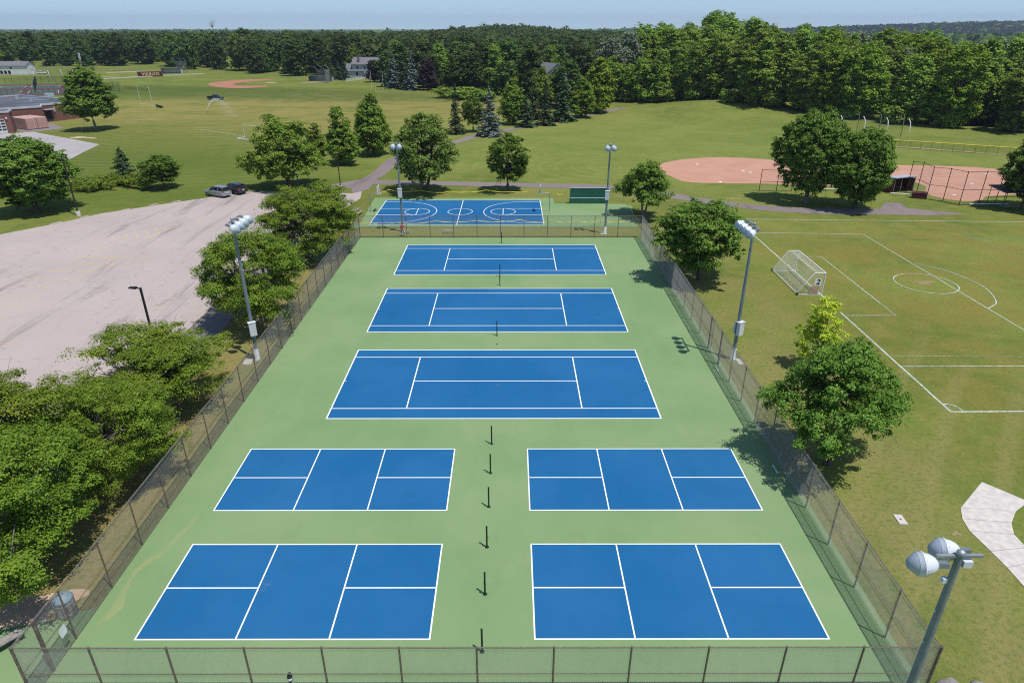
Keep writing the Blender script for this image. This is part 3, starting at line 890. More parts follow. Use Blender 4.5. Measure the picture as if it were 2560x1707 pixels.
# tennis courts beyond the building
struct(sheet('far_court_surface', [(-247.52, 327.41), (-207.92, 333.84), (-177.68, 282.19), (-205.35, 269.57)], 0.05, mat('faded_maroon_court', (0.115, 0.06, 0.06), 0.85, 0.15, 0.2)))
fg = mat('faded_green_court', (0.06, 0.105, 0.08), 0.85, 0.15, 0.2)
for a in ((10, 50), (62, 104), (116, 160)):
    for b in ((217, 224), (229, 236)):
        pass
for quad in ([(-230.83, 320.68), (-220.41, 321.65), (-214.21, 310.12), (-224.11, 308.22)], [(-218.56, 322.71), (-207.07, 324.79), (-200.83, 314.07), (-212.05, 311.11)], [(-216.68, 296.64), (-206.93, 298.41), (-199.98, 285.79), (-208.98, 282.47)], [(-204.14, 299.32), (-193.62, 302.07), (-185.82, 289.14), (-196.39, 285.76)]):
    o = struct(sheet('far_court_surface', quad, 0.08, fg))
    for i in range(4):
        line_strip(o, *quad[i], *quad[(i + 1) % 4], z=0.10 + 0.01 * i, w=0.15)

# concrete footpath at lower right, cast in slabs
slab_outer = [(28.80, 32.73), (26.02, 30.32), (25.54, 29.39), (25.33, 28.39), (25.48, 26.82), (25.55, 25.66), (25.53, 24.05), (25.40, 22.07)]
slab_inner = [(30.36, 30.88), (29.02, 30.03), (28.09, 29.05), (27.59, 28.11), (27.55, 27.10), (27.56, 26.10), (27.51, 24.65), (27.25, 22.77)]
cpath = bpy.data.objects.new('concrete_path', None)
col.objects.link(cpath)
struct(cpath)
joints = [(slab_outer[i], slab_inner[i]) for i in range(8)]
for i in range(7):
    a, b, c, d = [Vector(p) for p in (joints[i][0], joints[i][1], joints[i + 1][1], joints[i + 1][0])]
    g = 0.012
    sh = lambda p, q: p + (q - p).normalized() * g
    poly = [sh(a, d), sh(b, c), sh(c, b), sh(d, a)]
    m = MB()
    m.prism([(p.x, p.y) for p in poly][::-1], -0.05, 0.028 + 0.003 * (i % 2))
    m.build('slab', M['concrete'], cpath)

# wind-blown sand lying along the left side of the nearest courts
m = MB()
dl = smooth_line([(-19.38, 22.13), (-18.94, 22.88), (-19.15, 24.37), (-19.12, 25.76), (-18.58, 26.62), (-18.31, 27.39), (-18.01, 28.77), (-17.90, 29.70)], 8)
ribbon(m, dl, [0.12 + 0.42 * abs(math.sin(i * 0.17)) * (1 - i / len(dl) * 0.5) for i in range(len(dl))], 0.019, jitter=0.07, seed=9)
struct(m.build('sand_drift', M['court_dust']))

# ---------------------------------------------------------------- chain-link fences
PANELS = {}
def link_panel(w, h, wire=0.0036, step=0.0707, key=None):
    """woven wire of one bay: diagonal strands clipped to the bay, knuckled over the top rail"""
    k = key or (round(w, 2), round(h, 2), wire, step)
    if k in PANELS:
        return PANELS[k]
    vs, fs = [], []
    def strand(a, b):
        a, b = np.array(a), np.array(b)
        d = (b - a) / np.linalg.norm(b - a)
        n1 = np.array([-d[2], 0.0, d[0]])
        n2 = np.array([0.0, 1.0, 0.0])
        o = len(vs)
        for p in (a, b):
            for t in (90, 210, 330):
                vs.append(tuple(p + wire * (math.cos(R(t)) * n1 + math.sin(R(t)) * n2)))
        for i in range(3):
            j = (i + 1) % 3
            fs.append((o + i, o + j, o + 3 + j, o + 3 + i))
    c = -h
    while c < w:
        x0, x1 = max(0.0, c), min(w, c + h)
        if x1 - x0 > 0.02:
            strand((x0, wire, x0 - c), (x1, wire, x1 - c))
            strand((w - x0, -wire, x0 - c), (w - x1, -wire, x1 - c))
        c += step
    me = bpy.data.meshes.new('chain_link')
    me.from_pydata(vs, [], fs)
    PANELS[k] = me
    return me

PIPE = {}
def pipe_mesh(key, pts, r, material, n=8, cap=None):
    if key in PIPE:
        return PIPE[key]
    m = MB()
    m.tube(pts, r, n)
    if cap:
        x, y, z = pts[-1]
        m.lathe([(r * 1.18, -0.05), (r * 1.18, 0.0), (r * 0.8, 0.035), (0.0, 0.05)], n, (x, y, z))
    o = m.build('tmp', material)
    me = o.data
    bpy.data.objects.remove(o)
    PIPE[key] = me
    return me
def put(name, me, parent, loc=(0, 0, 0), rz=0.0, mat_=None, kind=None):
    o = bpy.data.objects.new(name, me)
    if mat_ and not me.materials:
        me.materials.append(mat_)
    col.objects.link(o)
    o.parent = parent
    o.location = loc
    o.rotation_euler = (0, 0, rz)
    if kind:
        o['kind'] = kind
    return o

def fence(p0, p1, bays, h, label, pr=0.038, wire=0.0036, step=0.0707, pipe='brown_pipe', wire_m='wire', mid=True, end_posts=(True, True), thick=(), cap_m=None, name='chain_link_fence', cat='fence', bottom=True, group=None):
    d = Vector(p1) - Vector(p0)
    L = d.length
    f = thing(name, label, cat, (p0[0], p0[1], 0), math.atan2(d.y, d.x), group)
    w = L / bays
    pm = M[pipe]
    for i in range(bays + 1):
        if (i == 0 and not end_posts[0]) or (i == bays and not end_posts[1]):
            continue
        big = i in thick or i in (0, bays)
        r = pr * (1.9 if i in thick else 1.35 if big else 1.0)
        put('post', pipe_mesh(('post', h, r, pipe), [(0, 0, -0.1), (0, 0, h * 0.5), (0, 0, h)], r, pm, 10, True), f, (i * w, 0, 0))
    for i in range(bays):
        put('top_rail', pipe_mesh(('rail', round(w, 2), pr * 0.6, cap_m or pipe), [(0, 0, 0), (w * 0.5, 0, -0.012), (w, 0, 0)], pr * 0.6, M[cap_m] if cap_m else pm, 6), f, (i * w, 0, h - 0.03))
        if mid:
            put('middle_rail', pipe_mesh(('mrail', round(w, 2), pr * 0.5, pipe), [(0, 0, 0), (w * 0.5, 0, -0.008), (w, 0, 0)], pr * 0.5, pm, 6), f, (i * w, 0, h * 0.5))
        if bottom:
            put('tension_wire', pipe_mesh(('wire', round(w, 2), 0.012, pipe), [(0, 0, 0), (w, 0, 0)], 0.012, pm, 4), f, (i * w, 0, 0.07))
        put('chain_link', link_panel(w - 0.02, h - 0.06, wire, step), f, (i * w + 0.01, pr + 0.004, 0.05), 0, M[wire_m], 'stuff')
    return f
fence((XL, YF), (XR, YF), 12, 3.05, 'tall brown chain-link fence across the front of the blue courts', 0.04)
fence((XL, YB), (XR, YB), 12, 2.95, 'brown chain-link fence between the tennis courts and the basketball court', 0.036)
fL = fence((XL, YF), (XL, YB), 22, 3.0, 'long brown chain-link fence along the tree side of the courts', 0.036, end_posts=(False, False), thick=(11,))
fR = fence((XR, YF), (XR, YB), 22, 3.0, 'long brown chain-link fence beside the soccer pitch', 0.036, end_posts=(False, False), thick=(10, 11))
put('gate_post', pipe_mesh('gatepost', [(0, 0, -0.1), (0, 0, 1.5), (0, 0, 3.05)], 0.085, M['brown_pipe'], 12, True), fL, (1.35, 0.02, 0))
# loose upper strand hanging over the side fences, as the mesh has sagged
for f_, seeds in ((fL, 3), (fR, 8)):
    rnd = random.Random(seeds)
    for i in range(22):
        w = (YB - YF) / 22
        m = MB()
        s1 = rnd.uniform(0.01, 0.07)
        m.tube([(0, 0, 0), (w * 0.3, 0.0, -s1), (w * 0.7, 0.0, -s1 * rnd.uniform(0.4, 1)), (w, 0, 0)], 0.008, 4)
        o = m.build('tie_wire', M['wire'], f_)
        o.location = (i * w, 0.05, 3.0)

# ---------------------------------------------------------------- net posts without nets
np_root = thing('net_post', 'x', 'net post', (0, 0, 0), 0, 'dark green net posts down the middle of the courts')
m = MB().tube([(0, 0, -0.05), (0, 0, 0.7), (0, 0, 1.38)], 0.046, 12)
m.build('pole', M['net_post'], np_root)
MB().lathe([(0.052, 1.38), (0.055, 1.41), (0.04, 1.44), (0.0, 1.45)], 12).build('cap', M['net_post'], np_root)
MB().lathe([(0.11, 0.016), (0.11, 0.03), (0.055, 0.045), (0.047, 0.06)], 12).build('sleeve', M['net_post'], np_root)
mm = MB().box((-0.035, -0.10, 0.72), (0.035, -0.045, 0.90))
mm.tube([(0, -0.10, 0.81), (0.0, -0.15, 0.81), (0.09, -0.15, 0.81)], 0.011, 6)
mm.build('winch', M['net_post'], np_root)
post_spots = [((-1.30, 20.63), 'nearest net post, overlapped by the front fence rail'), ((-1.29, 23.94), 'net post between the two nearest blue courts, near end'),
    ((-1.30, 27.18), 'net post between the two nearest blue courts, far end'), ((-1.30, 30.45), 'net post between the near ends of the second pair of small courts'),
    ((-1.29, 33.65), 'net post between the far ends of the second pair of small courts'), ((-1.30, 36.83), 'net post just below the nearest big tennis court'),
    ((-1.27, 53.89), 'net post at the near edge of the middle tennis court'), ((-1.21, 66.55), 'net post at the far edge of the middle tennis court'),
    ((-1.24, 69.29), 'net post at the near edge of the farthest tennis court'), ((-1.21, 81.85), 'farthest net post, in front of the back fence')]
for i, (p, lab) in enumerate(post_spots):
    if i == 0:
        np_root.location = (p[0], p[1], 0)
        np_root['label'] = 'dark green ' + lab
    else:
        copy_thing(np_root, (p[0], p[1], 0), random.Random(i).uniform(-0.2, 0.2), 'dark green ' + lab)
sl = thing('post_sleeve', 'small dark empty net post sleeve behind the nearest tennis court', 'sleeve', (-1.26, 52.09))
MB().lathe([(0.09, 0.016), (0.09, 0.034), (0.05, 0.036), (0.05, 0.024), (0.0, 0.023)], 12).build('ring', M['black_metal'], sl)
MB().tube([(0.06, -0.03, 0.03), (0.12, 0.0, 0.05), (0.06, 0.03, 0.03)], 0.008, 5).build('handle', M['black_metal'], sl)

# ---------------------------------------------------------------- floodlight poles
def floodlight(parent, loc, yaw, tilt=0.55):
    """round-backed sports lamp on a yoke, its visor facing the courts"""
    ax = Vector((math.cos(yaw) * math.cos(tilt), math.sin(yaw) * math.cos(tilt), -math.sin(tilt)))
    q = Vector((0, 0, 1)).rotation_difference(ax)
    o = MB().lathe([(0.0, -0.34), (0.10, -0.325), (0.19, -0.26), (0.265, -0.14), (0.31, 0.0), (0.32, 0.04), (0.345, 0.045), (0.345, 0.075), (0.325, 0.08), (0.33, 0.20), (0.30, 0.205)], 20).build('lamp_dome', M['lamp_white'], parent)
    o.location = loc
    o.rotation_mode = 'QUATERNION'
    o.rotation_quaternion = q
    o.scale = (1.06, 1.06, 1.06)
    v = MB().lathe([(0.32, 0.19), (0.315, 0.205), (0.13, 0.42), (0.115, 0.42), (0.10, 0.37), (0.0, 0.36)], 20).build('visor', M['lamp_visor'], o)
    b = MB()
    for k in range(8):
        t = 2 * math.pi * k / 8
        b.lathe([(0.014, 0), (0.014, 0.02), (0.0, 0.024)], 6, (0.30 * math.cos(t), 0.30 * math.sin(t), 0.0), (math.cos(t), math.sin(t), 0.4))
    b.build('rivet', M['lamp_visor'], o)
    y = MB().box((-0.07, -0.09, -0.58), (0.07, 0.09, -0.32))
    y.build('yoke', M['pole_steel'], o)
    return o
def light_pole(base, h, heads, yaw, label, box_z=None, arm=None, pad=None, base_sleeve=True, box_yaw=None, extra=()):
    t = thing('floodlight_pole', label, 'light pole', (base[0], base[1], 0), 0, 'tall floodlight poles round the courts')
    MB().tube([(0, 0, -0.2), (0, 0, h * 0.4), (0, 0, h * 0.8), (0, 0, h)], [0.155, 0.135, 0.11, 0.095], 16).build('pole', M['pole_steel'], t)
    MB().lathe([(0.10, h - 0.02), (0.125, h + 0.02), (0.125, h + 0.10), (0.07, h + 0.16), (0.0, h + 0.17)], 14).build('pole_cap', M['steel'], t)
    if base_sleeve:
        MB().lathe([(0.24, -0.05), (0.24, 0.05), (0.185, 0.09), (0.175, 1.0), (0.15, 1.02)], 14).build('base_sleeve', M['lamp_white'], t)
    L = 0.36 * max(1, len(heads) - 1) + 0.3
    dx, dy = math.cos(yaw), math.sin(yaw)
    px_, py_ = -dy, dx
    a = MB()
    a.obox((dx * 0.02, dy * 0.02, h - 0.06), (0.10, 2 * L, 0.08), yaw)
    a.build('cross_arm', M['steel'], t)
    for k, off in enumerate(heads):
        hx, hy = dx * 0.62 + px_ * off, dy * 0.62 + py_ * off
        floodlight(t, (hx, hy, h - 0.34), yaw + 0.12 * off)
    for k, (hx, hy, hz, yw, tl) in enumerate(extra):
        floodlight(t, (hx, hy, h + hz), yw, tl)
    if box_z:
        bx, by = math.cos(box_yaw), math.sin(box_yaw)
        bb = MB().obox((bx * 0.26, by * 0.26, box_z), (0.30, 0.52, 1.15), box_yaw)
        o = bb.build('ballast_box', M['box_white'], t)
        MB().obox((bx * 0.24, by * 0.24, box_z + 0.59), (0.40, 0.62, 0.03), box_yaw).build('lid', M['box_white'], o)
        MB().obox((-bx * 0.22, -by * 0.22, box_z - 0.1), (0.18, 0.36, 0.95), box_yaw).build('ballast_box', M['box_white'], t)
    if pad:
        m = MB()
        m.prism(pad, 0.0, 0.05)
        o = m.build('pad', M['concrete'], t)
        o.location = (-base[0], -base[1], 0)
    return t
H4 = (-1.32, -0.44, 0.44, 1.32)
light_pole((18.56, 49.26), 11.5, H4, R(180), 'tall light pole with four white lamps beside the soccer pitch', 2.9, box_yaw=R(-60), pad=[(18.75, 48.25), (19.21, 48.25), (19.12, 49.23), (18.72, 49.34)])
light_pole((-21.17, 49.24), 11.9, H4, R(0), 'tall light pole with four white lamps among the left trees', 2.9, box_yaw=R(-60), pad=[(-22.10, 48.30), (-21.41, 48.30), (-21.60, 49.24), (-22.27, 49.24)])
light_pole((-14.6, 87.0), 11.6, (-0.4, 0.4), R(-90), 'tall light pole with two white lamps behind the person in red', 5.3, box_yaw=R(-90))
light_pole((12.58, 86.15), 11.55, (-0.4, 0.4), R(-90), 'tall light pole with two white lamps in front of the green hitting wall', 5.2, box_yaw=R(-100), pad=[(11.94, 85.78), (12.37, 85.78), (12.55, 86.72), (12.11, 86.72)])
npole = light_pole((12.81, 14.36), 11.6, (), R(90), 'nearest tall light pole with two barrel-shaped grey lamps', extra=((-0.98, -0.05, -0.30, R(170), 0.12), (-0.10, 0.42, -0.22, R(168), 0.12)))
MB().obox((0.25, 0.0, 11.30), (0.26, 0.2, 0.22)).build('ballast_housing', M['lamp_white'], npole)
MB().obox((-0.16, 0.05, 10.6), (0.14, 0.14, 0.16)).build('photo_cell', M['lamp_white'], npole)
for zz in (9.4, 8.1):
    MB().obox((-0.12, 0.0, zz), (0.05, 0.04, 0.05)).build('step_bracket', M['lamp_white'], npole)

# black parking lot lamps
def lot_lamp(base, h, label, head_yaw, foot=True):
    t = thing('lot_lamp', label, 'street lamp', (base[0], base[1], 0), 0, 'black lamps round the parking lot')
    z0 = 0.75 if foot else 0.0
    if foot:
        MB().lathe([(0.30, -0.1), (0.30, 0.70), (0.27, 0.75), (0.0, 0.75)], 14).build('concrete_foot', M['concrete'], t)
        MB().obox((0, 0, z0 + 0.02), (0.34, 0.34, 0.04)).build('base_plate', M['black_metal'], t)
    MB().obox((0, 0, (z0 + h) / 2), (0.15, 0.15, h - z0), 0.2).build('pole', M['black_metal'], t)
    dx, dy = math.cos(head_yaw), math.sin(head_yaw)
    o = MB().obox((dx * 0.22, dy * 0.22, h - 0.06), (0.40, 0.07, 0.07), head_yaw).build('arm', M['black_metal'], t)
    hd = MB()
    hd.obox((dx * 0.66, dy * 0.66, h - 0.05), (0.62, 0.34, 0.09), head_yaw, -0.05)
    hd.obox((dx * 0.50, dy * 0.50, h + 0.01), (0.24, 0.26, 0.06), head_yaw, -0.05)
    o = hd.build('lamp_head', M['black_metal'], t)
    MB().obox((dx * 0.70, dy * 0.70, h - 0.103), (0.46, 0.26, 0.012), head_yaw, -0.05).build('lens', M['lamp_clear'], o)
lot_lamp((-63.28, 95.31), 8.1, 'tall black parking lot lamp on a pale foot by the lawn', R(150))
lot_lamp((-28.95, 112.64), 5.6, 'black lamp on a pale foot where the drive meets the path', R(180))
lot_lamp((-29.65, 49.56), 6.28, 'black lamp standing in the lot above the near trees', R(170))
lot_lamp((-33.03, 103.13), 4.6, 'black lamp half hidden behind the leafy trees beside the lot', R(180))

# ---------------------------------------------------------------- basketball hoops, hitting wall, picnic table
def hoop(base, s, label):
    t = thing('basketball_hoop', label, 'basketball hoop', (base[0], base[1], 0), 0 if s > 0 else math.pi, 'basketball hoops')
    pts = [(0, 0, -0.1), (0, 0, 2.3)] + [(0.55 - 0.55 * math.cos(a), 0, 2.3 + 0.55 * math.sin(a)) for a in [R(x) for x in range(10, 91, 10)]] + [(1.35, 0, 2.85)]
    MB().tube(pts, 0.055, 10).build('gooseneck_pole', M['steel'], t)
    o = MB().box((1.36, -0.9, 2.72), (1.40, 0.9, 3.85)).build('backboard', M['goal_white'], t)
    fr = MB()
    for a, b in (((1.33, -0.9, 2.72), (1.36, 0.9, 2.77)), ((1.33, -0.9, 3.80), (1.36, 0.9, 3.85)), ((1.33, -0.9, 2.72), (1.36, -0.85, 3.85)), ((1.33, 0.85, 2.72), (1.36, 0.9, 3.85))):
        fr.box(a, b)
    fr.build('frame', M['lamp_visor'], o)
    sq = MB()
    for a, b in (((1.401, -0.30, 3.05), (1.404, 0.30, 3.10)), ((1.401, -0.30, 3.45), (1.404, 0.30, 3.50)), ((1.401, -0.30, 3.10), (1.404, -0.25, 3.45)), ((1.401, 0.25, 3.10), (1.404, 0.30, 3.45))):
        sq.box(a, b)
    sq.build('target_square', M['red_rim'], o)
    ring = [(1.40 + 0.28 + 0.23 * math.cos(2 * math.pi * k / 20), 0.23 * math.sin(2 * math.pi * k / 20), 3.05) for k in range(21)]
    rm = MB().tube(ring, 0.022, 6, False)
    rm.box((1.40, -0.08, 3.0), (1.47, 0.08, 3.07))
    rm.build('rim', M['red_rim'], t)
    nt_ = MB()
    for k in range(12):
        for sgn in (1, -1):
            a0, a1 = 2 * math.pi * k / 12, 2 * math.pi * (k + sgn * 1.0) / 12
            nt_.tube([(1.68 + 0.23 * math.cos(a0), 0.23 * math.sin(a0), 3.04), (1.68 + 0.15 * math.cos((a0 + a1) / 2), 0.15 * math.sin((a0 + a1) / 2), 2.82), (1.68 + 0.12 * math.cos(a1), 0.12 * math.sin(a1), 2.62)], 0.008, 4, False)
    nt_.build('net', M['net_white'], t)
hoop((-21.0, 97.7), 1, 'basketball hoop with white backboard at the left end, beside the drive')
hoop((5.75, 97.7), -1, 'basketball hoop with white backboard seen edge-on at the right end')

wl_ = thing('hitting_wall', 'dark green tennis hitting wall with a white line', 'practice wall', (9.19, 102.69))
W0, W1 = 0.0, 6.0
for i in range(5):
    MB().box((i * 1.2 + 0.004, -0.04, 0.0), ((i + 1) * 1.2 - 0.004, 0.04, 2.40)).build('panel', M['wall_green'], wl_)
MB().box((-0.02, -0.07, 2.40), (6.02, 0.07, 2.46)).build('top_cap', M['fascia'], wl_)
MB().box((0.0, -0.047, 0.86), (6.0, -0.042, 0.94)).build('net_line', M['white_line'], wl_)
for i in range(6):
    p = MB().box((i * 1.18, 0.05, -0.1), (i * 1.18 + 0.1, 0.15, 2.35))
    p.tube([(i * 1.18 + 0.05, 0.12, 1.9), (i * 1.18 + 0.05, 1.1, 0.0)], 0.04, 6)
    p.build('support_post', M['wood_grey'], wl_)

def picnic_table(loc, rz, label, L=1.8):
    t = thing('picnic_table', label, 'picnic table', loc, rz)
    for k in range(5):
        MB().box((-L / 2, -0.37 + k * 0.15, 0.72), (L / 2, -0.37 + k * 0.15 + 0.14, 0.76)).build('top_plank', M['wood_grey'], t)
    for s in (-1, 1):
        for k in range(2):
            MB().box((-L / 2, s * 0.72 - 0.14 + k * 0.15, 0.42), (L / 2, s * 0.72 + k * 0.15, 0.46)).build('seat_plank', M['wood_grey'], t)
        f = MB()
        for q in (-1, 1):
            f.tube([(s * L * 0.36, q * 0.25, 0.72), (s * L * 0.36, q * 0.70, 0.0)], 0.045, 6)
        f.box((s * L * 0.36 - 0.03, -0.85, 0.34), (s * L * 0.36 + 0.03, 0.85, 0.42))
        f.build('leg_frame', M['wood_grey'], t)
picnic_table((-22.92, 96.05), R(80), 'grey wooden picnic table on the grass beside the basketball court')

# caution tape strung on thin stakes round the basketball court
def tape(pts, label, n_stakes=True, z=0.85):
    t = thing('caution_tape', label, 'tape', (pts[0][0], pts[0][1], 0), 0, 'yellow tape round the basketball court')
    o0 = Vector((pts[0][0], pts[0][1]))
    rnd = random.Random(int(abs(pts[0][0]) * 10))
    m = MB()
    for i in range(len(pts) - 1):
        a, b = Vector(pts[i]) - o0, Vector(pts[i + 1]) - o0
        n = 8
        prev = None
        for q in range(n + 1):
            s = q / n
            p = a.lerp(b, s)
            zz = z - 0.28 * 4 * s * (1 - s) * rnd.uniform(0.8, 1.1)
            tw = 0.05 * (0.6 + 0.4 * math.cos(q * 1.9 + i))
            cur = [(p.x, p.y, zz - 0.038), (p.x + 0.01, p.y + tw, zz + 0.038)]
            if prev:
                m.add(prev + cur[::-1], [(0, 1, 2, 3)])
            prev = cur
    m.build('tape_strip', M['tape_yellow'], t)
    for p in pts:
        q = Vector(p) - o0
        MB().tube([(q.x, q.y, -0.05), (q.x, q.y, z + 0.08)], 0.014, 5).build('stake', M['wood_grey'], t)
tape([(-22.80, 93.59), (-22.10, 106.55), (-20.22, 108.50)], 'yellow tape sloping along the left side of the basketball court')
tape([(-20.27, 108.78), (-14.99, 108.19), (-9.60, 107.32), (-4.10, 108.42), (2.79, 107.55)], 'yellow tape across the grass behind the basketball court')
tape([(5.94, 107.81), (6.56, 107.25), (7.27, 106.15), (8.56, 106.14)], 'short loose yellow tape between the right hoop and the green wall')
tape([(-23.99, 89.82), (-19.36, 88.60), (-15.82, 88.78), (-10.40, 89.56), (-4.86, 89.74), (1.26, 90.12), (5.12, 89.30)], 'yellow tape strung across the near side of the basketball court')
tape([(5.43, 89.90), (9.01, 89.48), (12.39, 89.87), (16.53, 89.65)], 'yellow tape between the basketball court and the right fence corner')
tape([(17.62, 103.69), (17.61, 95.20), (17.73, 89.85)], 'yellow tape in the shade of the small tree by the fence corner')

def bench(p, L, rz, label, seat_m='bench_silver', h=0.45, group='benches'):
    t = thing('bench', label, 'bench', (p[0], p[1], 0), rz, group)
    for k in range(2):
        MB().box((-L / 2, -0.15 + k * 0.155, h - 0.04), (L / 2, -0.15 + k * 0.155 + 0.145, h)).build('seat_plank', M[seat_m], t)
    for s in (-0.8, 0.8) if L < 3.2 else (-0.85, 0.0, 0.85):
        l = MB().box((s * L / 2 - 0.03, -0.04, -0.1), (s * L / 2 + 0.03, 0.04, h - 0.04))
        l.box((s * L / 2 - 0.03, -0.13, h - 0.08), (s * L / 2 + 0.03, 0.13, h - 0.042))
        l.build('leg', M['steel'], t)
bench((-8.45, 86.24), 1.35, 0, 'short pale bench on the grass behind the back fence', 'bench_silver')
bench((-14.08, 86.26), 0.9, 0, 'short pale bench beside the person in red', 'bench_silver')
bench((49.51, 111.98), 3.0, -0.05, 'white bench in front of the left infield, behind the big tree trunk', 'goal_white')
bench((54.33, 111.06), 4.2, -0.05, 'long white bench under the right-hand of the two big trees', 'goal_white')
bench((64.33, 107.27), 4.6, -0.42, 'white bench beside the maroon box behind the backstop', 'goal_white')
bench((73.45, 100.64), 6.0, 0.0, 'long white bench behind the tall backstop, at the right', 'goal_white')

# ---------------------------------------------------------------- soccer goal
gA, gB = Vector((32.27, 71.20)), Vector((32.14, 63.82))          # front post feet
gd = (gB - gA)
g = thing('soccer_goal', 'white soccer goal with net and a number 2 on its side panel', 'soccer goal', (gA.x, gA.y, 0), math.atan2(gd.y, gd.x))
GW, GH, GT, GD = gd.length, 2.4, 1.05, 2.55                     # width, height, top depth, base depth (to local -y)
dsg = -1
F = MB().tube([(0, 0, 0), (0, 0, GH)], 0.06, 10)
F.build('front_post', M['goal_white'], g)
MB().tube([(GW, 0, 0), (GW, 0, GH)], 0.06, 10).build('front_post', M['goal_white'], g)
MB().tube([(-0.06, 0, GH), (GW + 0.06, 0, GH)], 0.06, 10).build('crossbar', M['goal_white'], g)
for x in (0, GW):
    MB().tube([(x, 0, GH), (x, dsg * GT, GH), (x, dsg * (GT + 0.06), GH - 0.04), (x, dsg * (GD - 0.05), 0.30), (x, dsg * GD, 0.16), (x, dsg * (GD - 0.06), 0.06), (x, dsg * (GD - 0.2), 0.04), (x, 0, 0.04)], 0.042, 8).build('side_frame', M['goal_white'], g)
    w = MB().lathe([(0.0, -0.04), (0.13, -0.04), (0.15, 0.0), (0.13, 0.04), (0.0, 0.04)], 12, (x - 0.1 if x == 0 else x + 0.1, dsg * GD, 0.15), (1, 0, 0))
    w.build('wheel', M['rubber'], g)
MB().tube([(0, dsg * GD, 0.16), (GW, dsg * GD, 0.16)], 0.03, 8).build('back_bar', M['goal_white'], g)
MB().tube([(0, dsg * GT * 0.5, 0.06), (GW, dsg * GT * 0.5, 0.06)], 0.02, 6).build('ground_bar', M['steel'], g)
def net_grid(quad, nu, nv, sag, r=0.006):
    """net cords over a four-cornered face"""
    a, b, c, d = [Vector(q) for q in quad]
    m = MB()
    nrm = (b - a).cross(d - a).normalized()
    def pt(u, v):
        p = a.lerp(b, u).lerp(d.lerp(c, u), v)
        return p + nrm * sag * math.sin(math.pi * u) * math.sin(math.pi * v) + Vector((0, 0, -abs(sag) * 0.6 * math.sin(math.pi * u) * math.sin(math.pi * v)))
    for i in range(nu + 1):
        m.tube([pt(i / nu, j / 4) for j in range(5)], r, 3, False)
    for j in range(nv + 1):
        m.tube([pt(i / 8, j / nv) for i in range(9)], r, 3, False)
    return m
nets = []
nets.append(net_grid([(0, 0, GH), (GW, 0, GH), (GW, dsg * GT, GH), (0, dsg * GT, GH)], 60, 9, 0.10))
nets.append(net_grid([(0, dsg * GT, GH), (GW, dsg * GT, GH), (GW, dsg * GD, 0.16), (0, dsg * GD, 0.16)], 60, 22, 0.22))
for x in (0, GW):
    nets.append(net_grid([(x, 0, GH), (x, dsg * GT, GH), (x, dsg * GD, 0.16), (x, 0, 0.05)], 12, 20, 0.03))
for nn in nets:
    o = nn.build('net', M['net_white'], g)
    o['kind'] = 'stuff'
MB().box((GW + 0.045, dsg * 0.95, 1.05), (GW + 0.055, dsg * 0.30, 1.80)).build('number_panel', M['goal_white'], g)
me = text_mesh('2', 0.78, 0.004, 0.02, 0.15)
me.materials.append(M['ink_black'])
o = put('number', me, g)
o.matrix_local = Matrix.Translation((GW + 0.062, dsg * 0.62, 1.42)) @ Matrix(((0, 0, 1, 0), (1, 0, 0, 0), (0, 1, 0, 0), (0, 0, 0, 1)))
MB().obox((GW + 0.04, dsg * 0.9, 0.55), (0.012, 0.95, 0.75)).build('side_banner', mat('pale_pink_banner', (0.42, 0.28, 0.21), 0.8, 0.2, 3), g)
cf = thing('corner_flag', 'orange corner flag near the path beyond the round dark tree', 'flag', (33.31, 96.73))
MB().tube([(0, 0, 0), (0, 0, 1.5)], 0.018, 6).build('stick', M['goal_white'], cf)
MB().add([(0, 0, 1.5), (0.14, 0.02, 1.42), (0.32, -0.03, 1.30), (0.15, 0.03, 1.15), (0, 0, 1.12)], [(0, 1, 3, 4), (1, 2, 3)]).build('cloth', M['orange'], cf)

# ---------------------------------------------------------------- person behind the back fence
def skinned(name, joints, bones, root, material, parent, sub=2):
    """joints: (x, y, z, radius); grown with the Skin modifier"""
    me = bpy.data.meshes.new(name)
    me.from_pydata([j[:3] for j in joints], bones, [])
    o = bpy.data.objects.new(name, me)
    col.objects.link(o)
    o.parent = parent
    me.materials.append(material)
    md = o.modifiers.new('skin', 'SKIN')
    for i, s in enumerate(me.skin_vertices[0].data):
        r = joints[i][3]
        s.radius = r if hasattr(r, '__len__') else (r, r)
        s.use_root = i == root
    md.use_smooth_shade = True
    sb = o.modifiers.new('smooth', 'SUBSURF')
    sb.levels = sb.render_levels = sub
    return o
pr = thing('person', 'person in a red shirt and dark shorts behind the back fence', 'person', (-14.35, 85.0, 0), R(12))
J = [(0, 0, 0.98, (0.155, 0.115)), (0, 0.0, 1.18, (0.15, 0.105)), (0, -0.01, 1.38, (0.175, 0.11)), (0, 0, 1.50, (0.09, 0.08)), (0, 0.01, 1.57, 0.055), (0, 0.02, 1.65, (0.075, 0.09)), (0, 0.02, 1.75, (0.07, 0.085)),
     (0.19, 0, 1.44, 0.062), (0.25, -0.02, 1.20, 0.05), (0.23, 0.12, 0.98, 0.038), (0.22, 0.18, 0.90, 0.036), (-0.19, 0, 1.44, 0.062), (-0.26, -0.02, 1.20, 0.05), (-0.22, 0.12, 1.0, 0.038), (-0.20, 0.18, 0.92, 0.036),
     (0.10, 0, 0.88, 0.09), (0.15, 0.01, 0.50, 0.062), (0.18, -0.02, 0.10, 0.042), (0.19, 0.12, 0.05, 0.04), (-0.10, 0, 0.88, 0.09), (-0.15, 0.01, 0.50, 0.062), (-0.18, -0.02, 0.10, 0.042), (-0.19, 0.12, 0.05, 0.04)]
